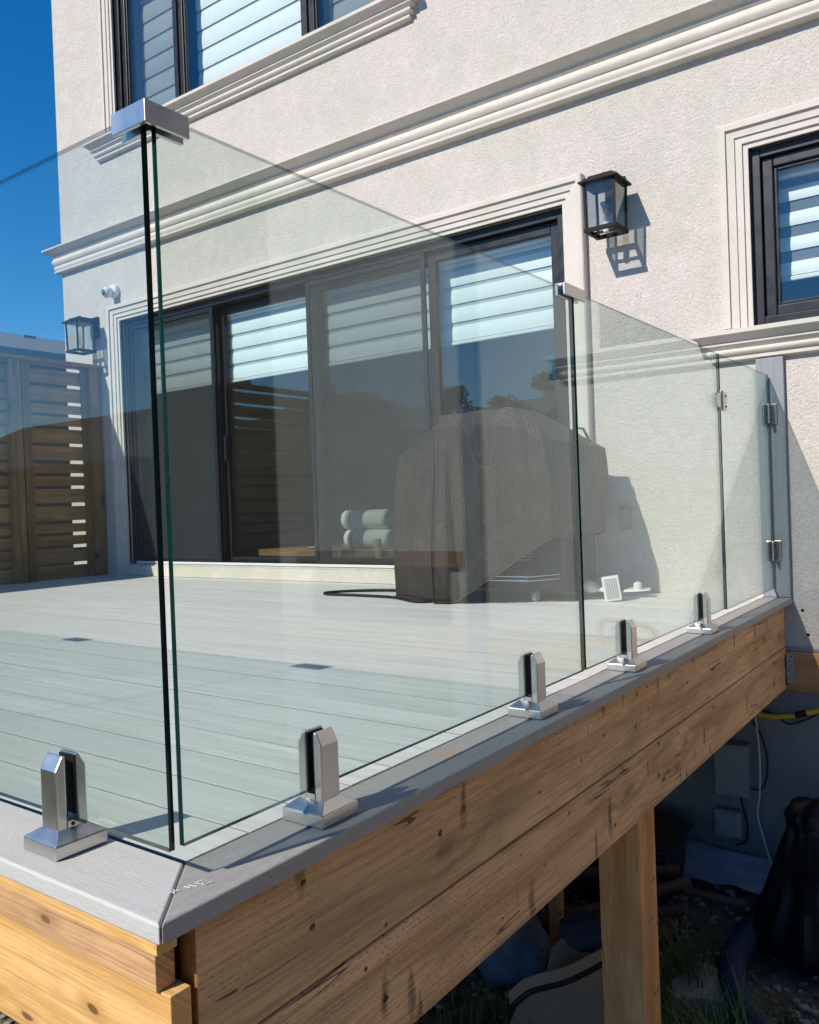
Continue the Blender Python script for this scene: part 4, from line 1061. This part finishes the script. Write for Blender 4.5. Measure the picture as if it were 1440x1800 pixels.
cable('cable', 'black cable drooping under the yellow pipe beside the ledger board', 'cable', [(-1.06, FW - 0.05, -0.56), (-0.99, FW - 0.05, -0.58), (-0.93, FW - 0.05, -0.615), (-0.85, FW - 0.05, -0.585), (-0.76, FW - 0.05, -0.53), (-0.6, FW - 0.05, -0.45)], 0.0045, 'rubber')
yp = thing('gas_pipe', 'yellow gas pipe with a black coupling running along the foundation wall', 'pipe', (-0.95, FW - 0.05, -0.55))
m = MB(); m.tube(smoothpath([(-1.30, FW - 0.05, -0.53), (-1.05, FW - 0.055, -0.585), (-0.92, FW - 0.055, -0.575), (-0.86, FW - 0.055, -0.555), (-0.70, FW - 0.055, -0.515), (-0.42, FW - 0.07, -0.47)]), 0.013, 'yellow', 12); m.build('pipe', yp, smooth=True)
m = MB(); m.tube([(-0.895, FW - 0.055, -0.568), (-0.845, FW - 0.055, -0.552)], 0.0165, 'rubber', 12); m.build('coupling', yp)
# gas meter on the wall right of the picture (seen mirrored in the side glass)
gm = thing('gas_meter', 'grey gas meter with a round regulator on the wall right of the deck', 'gas meter', (-0.32, WY - 0.15, -0.5))
m = MB(); m.box(-0.45, -0.22, WY - 0.24, WY - 0.07, -0.50, -0.28, 'gasgrey'); m.build('body', gm, bevel=0.03, segs=3)
m = MB(); m.lathe([(0.07, -0.02), (0.075, 0.0), (0.07, 0.02), (0.02, 0.05)], (-0.12, WY - 0.14, -0.36), 'gasgrey', 20, 'y'); m.build('regulator', gm)
m = MB(); m.tube(smoothpath([(-0.40, WY - 0.15, -0.28), (-0.40, WY - 0.15, -0.18), (-0.30, WY - 0.15, -0.15), (-0.12, WY - 0.15, -0.15), (-0.12, WY - 0.15, -0.32)]), 0.014, 'rust', 10); m.build('pipe', gm)
m = MB(); m.tube([(-0.12, WY - 0.14, -0.40), (-0.12, WY - 0.14, GZ)], 0.014, 'gasgrey', 10); m.build('riser', gm)

# plastic sheet along the foundation
def sheet():
    m = MB(); nu, nv = 34, 9; vs = []
    for i in range(nu + 1):
        t = i / nu; x = -2.5 + t * 1.52
        for j in range(nv + 1):
            s_ = j / nv
            y = FW - 0.02 - s_ * (0.34 - 0.16 * t); z = GZ + 0.19 * (1 - s_) ** 1.6 * (1.15 - t * 0.75) + 0.035
            z += 0.030 * mnoise.noise(Vector((x * 7, s_ * 3.0, 2))) + 0.022 * abs(mnoise.noise(Vector((x * 4, s_ * 9, 5))))
            vs.append((x, y + 0.02 * mnoise.noise(Vector((x * 6, s_ * 3, 9))), z))
    n = nv + 1
    m.add(vs, [(i * n + j, i * n + j + 1, (i + 1) * n + j + 1, (i + 1) * n + j) for i in range(nu) for j in range(nv)], 'poly')
    o = m.build('plastic_sheet', smooth=True)
    sd = o.modifiers.new('thickness', 'SOLIDIFY'); sd.thickness = 0.002
    tag(o, 'crumpled pale plastic sheet lying along the foundation wall', 'plastic sheet')
sheet()
# black bin behind the post
tb = thing('storage_bin', 'black plastic bin on the ground behind the support post', 'bin', (-1.55, 4.05, GZ))
m = MB(); m.hull8([(-1.95, 3.82, GZ), (-1.40, 3.82, GZ), (-1.40, 4.15, GZ), (-1.95, 4.15, GZ)], [(-1.98, 3.79, GZ + 0.30), (-1.37, 3.79, GZ + 0.30), (-1.37, 4.18, GZ + 0.30), (-1.98, 4.18, GZ + 0.30)], 'dark'); m.build('body', tb, bevel=0.03, segs=3)
m = MB(); m.box(-2.0, -1.35, 3.77, 4.20, GZ + 0.3005, GZ + 0.325, 'dark'); m.build('lid', tb, bevel=0.01)
# bundle of branches
for k, (a, b, l) in enumerate((((-1.95, 3.05, GZ + 0.10), (-1.215, 3.68, GZ + 0.26), 'topmost thick cut branch in the pile behind the support post'),
                               ((-1.9, 3.2, GZ + 0.05), (-1.22, 3.66, GZ + 0.15), 'middle cut branch in the pile behind the support post'),
                               ((-1.8, 3.0, GZ + 0.03), (-1.25, 3.58, GZ + 0.06), 'lowest cut branch in the pile behind the support post'),
                               ((-2.0, 3.4, GZ + 0.16), (-1.30, 3.80, GZ + 0.245), 'rearmost cut branch in the pile behind the support post'))):
    mid = (Vector(a) + Vector(b)) / 2 + Vector((0, 0, 0.015 * (k - 1)))
    o = MB().tube(smoothpath([a, mid, b]), [0.026 + 0.004 * math.sin(q) for q in range(21)], 'bark', 9).build('branch', smooth=True); tag(o, l, 'branch', 'cut branches piled under the deck')
# black refuse bag at the right
def blob(name, label, cat, c, r, mat, amp, freq, seed, squash=1.0, sub_=4):
    bm = bmesh.new(); bmesh.ops.create_icosphere(bm, subdivisions=sub_, radius=1.0)
    for v in bm.verts:
        d = v.co.normalized()
        k = 1 + amp * mnoise.noise(d * freq + Vector((seed, 0, 0))) + amp * 0.5 * abs(mnoise.noise(d * freq * 2.3 + Vector((0, seed, 0))))
        v.co = Vector((d.x * r[0] * k, d.y * r[1] * k, max(-r[2] * 0.85, d.z * r[2] * k)))
    me = bpy.data.meshes.new(name); bm.to_mesh(me); bm.free(); me.materials.append(M[mat])
    me.polygons.foreach_set("use_smooth", [True] * len(me.polygons))
    o = bpy.data.objects.new(name, me); COL.objects.link(o); o.location = c
    return tag(o, label, cat)
rb = thing('refuse_bag', 'tall black refuse bag standing on the ground at the right edge', 'refuse bag', (-0.66, 3.85, GZ))
def bag_mesh():
    m = MB(); n = 56
    prof = [(0.02, 0.004), (0.19, 0.0), (0.24, 0.03), (0.25, 0.10), (0.235, 0.18), (0.21, 0.26), (0.185, 0.34), (0.155, 0.41), (0.13, 0.47), (0.105, 0.515), (0.098, 0.54), (0.105, 0.575), (0.10, 0.60), (0.075, 0.625), (0.02, 0.635)]
    vs = []
    for j, (r_, h) in enumerate(prof):
        for k in range(n):
            a = 2 * math.pi * k / n; ca, sa = math.cos(a), math.sin(a)
            f = 1 + 0.34 * mnoise.noise(Vector((ca * 1.3 + 4, sa * 1.3, h * 2.6)))
            f += 0.13 * (1 - 2 * abs(mnoise.noise(Vector((ca * 3.4, sa * 3.4, h * 4.5 + 3)))))
            f += 0.06 * (1 - 2 * abs(mnoise.noise(Vector((ca * 9, sa * 9, h * 3))))) * (1.6 if h > 0.4 else 1)
            vs.append((-0.70 + r_ * f * ca - 0.10 * h * h, 3.85 + r_ * f * sa + 0.06 * h, GZ + 0.005 + h * (1 + 0.10 * mnoise.noise(Vector((ca, sa, 5))))))
    fs = [(j * n + k, j * n + (k + 1) % n, (j + 1) * n + (k + 1) % n, (j + 1) * n + k) for j in range(len(prof) - 1) for k in range(n)]
    fs += [tuple(range(n)), tuple((len(prof) - 1) * n + k for k in range(n))]
    m.add(vs, fs, 'bag'); o = m.build('sack', rb, smooth=True); o.data.set_sharp_from_angle(angle=R(28))
    sb = o.modifiers.new('sub', 'SUBSURF'); sb.levels = 1; sb.render_levels = 1
    m = MB(); m.tube([(-0.73 + 0.108 * math.cos(t * 0.4), 3.88 + 0.105 * math.sin(t * 0.4), GZ + 0.535) for t in range(17)], 0.006, 'rubber', 6); m.build('tie', rb)
bag_mesh()
# dark blue corrugated pipe
def corr():
    P = smoothpath([(-0.955, 3.99, GZ + 0.07), (-0.985, 3.70, GZ + 0.065), (-0.975, 3.45, GZ + 0.06), (-0.88, 3.20, GZ + 0.06), (-0.70, 3.0, GZ + 0.06)], 22)
    rr = [0.052 + 0.005 * (1 if i % 2 else -1) for i in range(len(P))]
    o = MB().tube(P, rr, 'pipe', 16).build('drain_pipe', smooth=False); tag(o, 'dark blue corrugated drain pipe lying on the ground beside the black bag', 'pipe')
corr()
# stones, slabs
sl_ = tag(MB().hull8([(-1.12, 3.12, GZ - 0.01), (-0.93, 3.20, GZ - 0.01), (-0.96, 3.42, GZ - 0.01), (-1.12, 3.44, GZ - 0.01), (-1.19, 3.28, GZ - 0.01)], [(-1.11, 3.13, GZ + 0.06), (-0.94, 3.21, GZ + 0.055), (-0.97, 3.40, GZ + 0.06), (-1.12, 3.42, GZ + 0.065), (-1.18, 3.28, GZ + 0.06)], 'stone').build('stone_slab', bevel=0.008), 'flat broken concrete slab on the ground right of the support post', 'slab')
tag(MB().box(-1.36, -1.08, 4.02, 4.08, GZ, GZ + 0.045, 'brick').build('brick_block', bevel=0.005), 'reddish brick lying on the soil in front of the plastic sheet', 'brick')
def pebbles():
    m = MB(); rnd = random.Random(3)
    def one(x, y, r):
        vs = []; 
        bm = bmesh.new(); bmesh.ops.create_icosphere(bm, subdivisions=1, radius=r)
        o = len(m.v); z0 = GZ + 0.06 * mnoise.noise(Vector((x * 1.3, y * 1.3, 0)))
        sx, sy, sz = rnd.uniform(.7, 1.4), rnd.uniform(.7, 1.3), rnd.uniform(.4, .8)
        vs = [(x + v.co.x * sx, y + v.co.y * sy, z0 + v.co.z * sz + r * 0.2) for v in bm.verts]
        fs = [tuple(v.index for v in f.verts) for f in bm.faces]; bm.free()
        m.add(vs, fs, 'stone')
    for _ in range(1500): one(rnd.uniform(-2.8, 0.2), rnd.uniform(2.2, 4.35), rnd.choice([0.006, 0.009, 0.013, 0.02]))
    for _ in range(1400): one(rnd.uniform(-4.2, -1.8), rnd.uniform(1.0, 2.4), rnd.choice([0.008, 0.012, 0.018]))
    o = m.build('gravel', smooth=False, fixn=False); tag(o, 'loose gravel and pebbles scattered on the soil under the deck', 'gravel', kind='stuff')
pebbles()
# concrete pier, blue bag, tub
pier = tag(MB().lathe([(0.13, GZ - 0.1), (0.125, -0.80), (0.12, -0.795)], (-2.35, 3.05, 0), 'concrete', 24).build('concrete_pier', bevel=0.01), 'grey concrete pier on the ground below the lower fascia board', 'pier')
bb = blob('shopping_bag', 'blue and white printed bag slumped on the ground under the deck', 'bag', (-1.74, 2.98, GZ + 0.15), (0.16, 0.12, 0.18), 'bluebag', 0.25, 1.7, 3.3)
def tub():
    t = thing('garden_tub', 'beige curved plastic tub on the ground left of the support post', 'tub', (-1.35, 2.75, GZ))
    rim = smoothpath([(-1.50, 2.585, -1.245), (-1.44, 2.62, -1.190), (-1.335, 2.70, -1.160), (-1.235, 2.80, -1.110), (-1.19, 2.86, -1.09)], 7)
    m = MB(); vs = []; n = len(rim)
    for k, p in enumerate(rim):
        a = k / (n - 1); x, y, z = p
        vs += [(x - 0.10 * (1 - a) + 0.02, y + 0.03, GZ - 0.03), (x + 0.012, y + 0.010, z - 0.028), (x - 0.008, y - 0.012, z - 0.024), (x - 0.010, y - 0.014, z + 0.018), (x + 0.014, y + 0.018, z + 0.022), (x + 0.030, y + 0.036, z - 0.03), (x + 0.02, y + 0.12, z - 0.08), (x - 0.02, y + 0.30, z - 0.06), (x - 0.03, y + 0.36, z + 0.0)]
    c = 9
    m.add(vs, [(i_ * c + j_, i_ * c + j_ + 1, (i_ + 1) * c + j_ + 1, (i_ + 1) * c + j_) for i_ in range(n - 1) for j_ in range(c - 1)], 'tub')
    m.build('shell', t, smooth=False)
    m = MB(); m.tube([(p.x - 0.002, p.y - 0.004, p.z - 0.034) for p in rim], 0.011, 'rubber', 8); m.build('rim', t, smooth=True)
    o = blob('bundled_cloth', 'dark navy cloth bundled inside the beige tub', 'cloth', (-1.34, 2.93, -1.13), (0.13, 0.09, 0.06), 'navy', 0.25, 2.4, 8.1)
tub()
lb = tag(MB().hull8([(-1.63, 3.12, GZ), (-1.58, 3.14, GZ), (-1.58, 3.17, GZ), (-1.63, 3.15, GZ)], [(-1.72, 3.32, -0.62), (-1.67, 3.34, -0.62), (-1.67, 3.37, -0.62), (-1.72, 3.35, -0.62)], 'postwood').build('leaning_board', bevel=0.003), 'narrow wooden board leaning behind the blue printed bag', 'board')
rake = tag(MB().tube([(-1.34, 3.35, GZ + 0.05), (-1.62, 3.9, -0.55)], 0.014, 'bark', 8).build('tool_handle'), 'thin dark tool handle leaning up under the deck', 'tool handle')

def litter():
    m = MB(); rnd = random.Random(21)
    for _ in range(900):
        x, y = rnd.uniform(-2.7, 0.1), rnd.uniform(2.3, 4.35); z = GZ + 0.06 * mnoise.noise(Vector((x * 1.3, y * 1.3, 0))) + rnd.uniform(0.004, 0.02)
        a = rnd.uniform(0, 6.28); l = rnd.uniform(0.008, 0.026); w_ = l * rnd.uniform(0.3, 0.6); t1, t2 = rnd.uniform(-0.006, 0.008), rnd.uniform(-0.006, 0.008)
        ca, sa = math.cos(a), math.sin(a)
        m.add([(x - ca * l, y - sa * l, z + t1), (x + sa * w_, y - ca * w_, z + 0.004), (x + ca * l, y + sa * l, z + t2), (x - sa * w_, y + ca * w_, z + 0.002)], [(0, 1, 2), (0, 2, 3)], 'litter')
    for _ in range(160):
        x, y = rnd.uniform(-2.6, -0.2), rnd.uniform(2.4, 4.2); a = rnd.uniform(0, 6.28); l = rnd.uniform(0.04, 0.13)
        z = GZ + 0.06 * mnoise.noise(Vector((x * 1.3, y * 1.3, 0))) + 0.012
        m.tube([(x, y, z), (x + math.cos(a) * l * .5, y + math.sin(a) * l * .5, z + rnd.uniform(0, .02)), (x + math.cos(a + .3) * l, y + math.sin(a + .3) * l, z + rnd.uniform(0, .02))], 0.0022, 'bark', 4)
    o = m.build('leaf_litter', fixn=False); tag(o, 'dry leaf and twig litter on the soil under the deck', 'leaf litter', kind='stuff')
litter()
# grass
def grass():
    m = MB(); rnd = random.Random(11)
    def tuft(cx, cy, n, h, spread):
        for _ in range(n):
            a = rnd.uniform(0, 6.283); r_ = rnd.uniform(0, spread); x = cx + r_ * math.cos(a); y = cy + r_ * math.sin(a)
            hh = h * rnd.uniform(0.5, 1.15); ln = hh * rnd.uniform(0.15, 0.7); b = rnd.uniform(0, 6.283); wd = rnd.uniform(0.002, 0.0045)
            z0 = GZ - 0.02; px, py = -math.sin(b) * wd, math.cos(b) * wd
            vs = []; K = 4
            for k in range(K + 1):
                t = k / K; ox = math.cos(b) * ln * t * t; oy = math.sin(b) * ln * t * t; z = z0 + hh * (t - 0.25 * t * t); s = 1 - t * 0.9
                vs += [(x + ox - px * s, y + oy - py * s, z), (x + ox + px * s, y + oy + py * s, z)]
            m.add(vs, [(2 * k, 2 * k + 1, 2 * k + 3, 2 * k + 2) for k in range(K)], 'grass')
    tuft(-1.12, 3.30, 150, 0.36, 0.10); tuft(-1.20, 3.15, 90, 0.28, 0.10); tuft(-0.90, 2.95, 120, 0.34, 0.14); tuft(-0.78, 2.80, 80, 0.40, 0.10)
    tuft(-1.05, 2.98, 140, 0.22, 0.16); tuft(-1.7, 2.7, 160, 0.18, 0.3); tuft(-2.1, 2.85, 110, 0.16, 0.25); tuft(-0.75, 3.25, 40, 0.2, 0.15)
    for _ in range(60): tuft(rnd.uniform(-2.6, -0.3), rnd.uniform(2.3, 3.9), 5, 0.09, 0.05)
    o = m.build('grass', fixn=False); tag(o, 'weeds and grass blades growing in the soil under the deck', 'grass', kind='stuff')
grass()

# ================================================================== neighbouring houses, trees
def far_house(label, x0, x1, y0, y1, zw, zr, wallmat, hip=1.5, windows=(), ridge='x', grp='neighbouring houses'):
    t = thing('neighbour_house', label, 'house', ((x0 + x1) / 2, (y0 + y1) / 2, GZ), grp)
    m = MB(); m.box(x0, x1, y0, y1, GZ - 0.2, zw, wallmat); m.build('wall', t)
    e = 0.4; xm, ym = (x0 + x1) / 2, (y0 + y1) / 2
    bot = [(x0 - e, y0 - e, zw + 0.12), (x1 + e, y0 - e, zw + 0.12), (x1 + e, y1 + e, zw + 0.12), (x0 - e, y1 + e, zw + 0.12)]
    if ridge == 'x': top = [(x0 + hip, ym - .05, zr), (x1 - hip, ym - .05, zr), (x1 - hip, ym + .05, zr), (x0 + hip, ym + .05, zr)]
    else: top = [(xm - .05, y0 + hip, zr), (xm + .05, y0 + hip, zr), (xm + .05, y1 - hip, zr), (xm - .05, y1 - hip, zr)]
    m = MB(); m.hull8(bot, top, 'shingle'); rf = m.build('roof', t)
    m = MB(); m.box(x0 - e - .05, x1 + e + .05, y0 - e - .05, y1 + e + .05, zw + 0.002, zw + 0.119, 'gutter'); m.build('gutter', t)
    for face, a, b, z0, z1 in windows:
        W = MB(); G = MB()
        if face == '+y': W.ring(a, b, z0, z1, 0.08, y1 + 0.002, y1 + 0.06, 'white'); G.box(a + .08, b - .08, y1 + 0.002, y1 + 0.02, z0 + .08, z1 - .08, 'darkpane')
        elif face == '-x': 
            W.box(x0 - 0.06, x0 - 0.002, a, a + .08, z0, z1, 'white'); W.box(x0 - 0.06, x0 - 0.002, b - .08, b, z0, z1, 'white'); W.box(x0 - 0.06, x0 - 0.002, a + .08, b - .08, z0, z0 + .08, 'white'); W.box(x0 - 0.06, x0 - 0.002, a + .08, b - .08, z1 - .08, z1, 'white')
            G.box(x0 - 0.02, x0 - 0.002, a + .08, b - .08, z0 + .08, z1 - .08, 'darkpane')
        else:
            W.box(x1 + 0.002, x1 + 0.06, a, a + .08, z0, z1, 'white'); W.box(x1 + 0.002, x1 + 0.06, b - .08, b, z0, z1, 'white'); W.box(x1 + 0.002, x1 + 0.06, a + .08, b - .08, z0, z0 + .08, 'white'); W.box(x1 + 0.002, x1 + 0.06, a + .08, b - .08, z1 - .08, z1, 'white')
            G.box(x1 + 0.002, x1 + 0.02, a + .08, b - .08, z0 + .08, z1 - .08, 'darkpane')
        wo = W.build('window', t); G.build('pane', wo)
    return t, rf
hl, rf = far_house('grey roofed neighbour house behind the wooden fence', -19.8, -12.6, -2.0, 17.0, 2.98, 4.22, 'brick', 2.0, [('+x', 4.0, 5.5, 0.4, 1.8), ('+x', 9.0, 10.5, 0.4, 1.8)], 'y')
for k, (vy, vx) in enumerate(((7.75, -15.2), (8.9, -15.55))):
    m = MB(); z = 3.1 + (4.22 - 3.1) * ((-12.2 - vx) / 4.0); m.box(vx - 0.12, vx + 0.12, vy - 0.12, vy + 0.12, z - 0.1, z + 0.03, 'gutter'); m.build('roof_vent', rf)
far_house('tan brick garage with a low hipped roof behind the photographer', -31.0, -19.0, -17.5, -12.0, 1.9, 3.75, 'brick', 2.2)
far_house('two storey brick house across the back yards', -20.5, -15.2, -31, -22.5, 3.9, 5.3, 'brick', 0.6, [('+y', -19.5, -18.3, 2.2, 3.6), ('+y', -16.5, -15.3, 2.2, 3.6)])
far_house('grey house with a hipped roof across the back yards, left of the brick one', -38, -27.5, -34, -24.0, 4.6, 7.2, 'siding', 3.0, [('+y', -34, -32.5, 1.8, 3.2)])
far_house('brown brick neighbour house out of view on the right, set close and dark to block sky light', 4.6, 13.0, -7.0, 16.0, 4.6, 7.0, 'brick', 3.0, [('-x', 1.0, 2.2, 1.0, 2.4), ('-x', 10.5, 11.8, 1.0, 2.4)], 'y')  # unseen; nearness and dark walls chosen to keep sky light off the side fascia

def tree(label, x, y, h, r_, seed):
    t = thing('tree', label, 'tree', (x, y, GZ), 'trees across the back yards')
    rnd = random.Random(seed); m = MB()
    m.tube([(x, y, GZ), (x + 0.05, y, GZ + h * 0.3), (x - 0.05, y + 0.1, GZ + h * 0.62)], [0.16, 0.11, 0.05], 'bark', 8)
    for k in range(7):
        a = rnd.uniform(0, 6.28); z = GZ + h * rnd.uniform(0.3, 0.55)
        m.tube([(x, y, z), (x + math.cos(a) * r_ * 0.4, y + math.sin(a) * r_ * 0.4, z + h * 0.12), (x + math.cos(a) * r_ * 0.75, y + math.sin(a) * r_ * 0.75, z + h * 0.22)], [0.05, 0.03, 0.012], 'bark', 6)
    m.build('trunk', t)
    m = MB()
    cl = [(rnd.gauss(0, 0.42), rnd.gauss(0, 0.42), rnd.uniform(0.0, 1.0), rnd.uniform(0.25, 0.5)) for _ in range(26)]
    for _ in range(5200):
        cx, cy, cz, cr_ = rnd.choice(cl)
        q = Vector((rnd.gauss(0, 1), rnd.gauss(0, 1), rnd.gauss(0, 1))).normalized() * (cr_ * rnd.random() ** 0.4)
        p = Vector((x + (cx + q.x) * r_, y + (cy + q.y) * r_, GZ + h * (0.38 + 0.50 * cz) + q.z * r_ * 0.8))
        d = Vector((rnd.gauss(0, 1), rnd.gauss(0, 1), rnd.gauss(0, 1))).normalized(); e = d.orthogonal().normalized(); s = rnd.uniform(0.06, 0.13)
        m.add([p - d * s, p + e * s * 0.5, p + d * s, p - e * s * 0.5], [(0, 1, 2, 3)], 'leaf')
    m.build('crown', t, fixn=False)
tree('leafy tree across the back yards, left of the brick house', -24.5, -20.5, 7.6, 1.9, 1)
tree('leafy tree across the back yards, right of the brick house', -12.9, -20.5, 7.3, 1.6, 2)
tree('broad leafy tree at the far right of the back yards', -9.6, -22.0, 7.0, 2.1, 3)
tree('small leafy tree beside the low brick garage', -17.4, -15.5, 4.4, 1.3, 4)
tree('leafy tree across the back yards in front of the grey house', -28.0, -21.5, 6.9, 2.0, 5)
tree('leafy tree across the back yards in front of the brick house', -18.4, -19.5, 7.4, 1.3, 6)
tree('low bushy tree across the back yards between the brick house and the garage', -15.3, -18.5, 6.5, 1.5, 7)
tree('slender leafy tree across the back yards near the utility pole', -21.6, -18.6, 7.0, 1.2, 8)
pole = thing('utility_pole', 'wooden utility pole with a crossarm behind the back yards', 'utility pole', (-22.8, -17.2, GZ))
m = MB(); m.tube([(-22.8, -17.2, GZ), (-22.8, -17.2, 5.6)], [0.14, 0.10], 'bark', 10); m.build('pole', pole)
m = MB(); m.box(-23.5, -22.1, -17.26, -17.12, 5.0, 5.12, 'bark'); m.build('crossarm', pole)
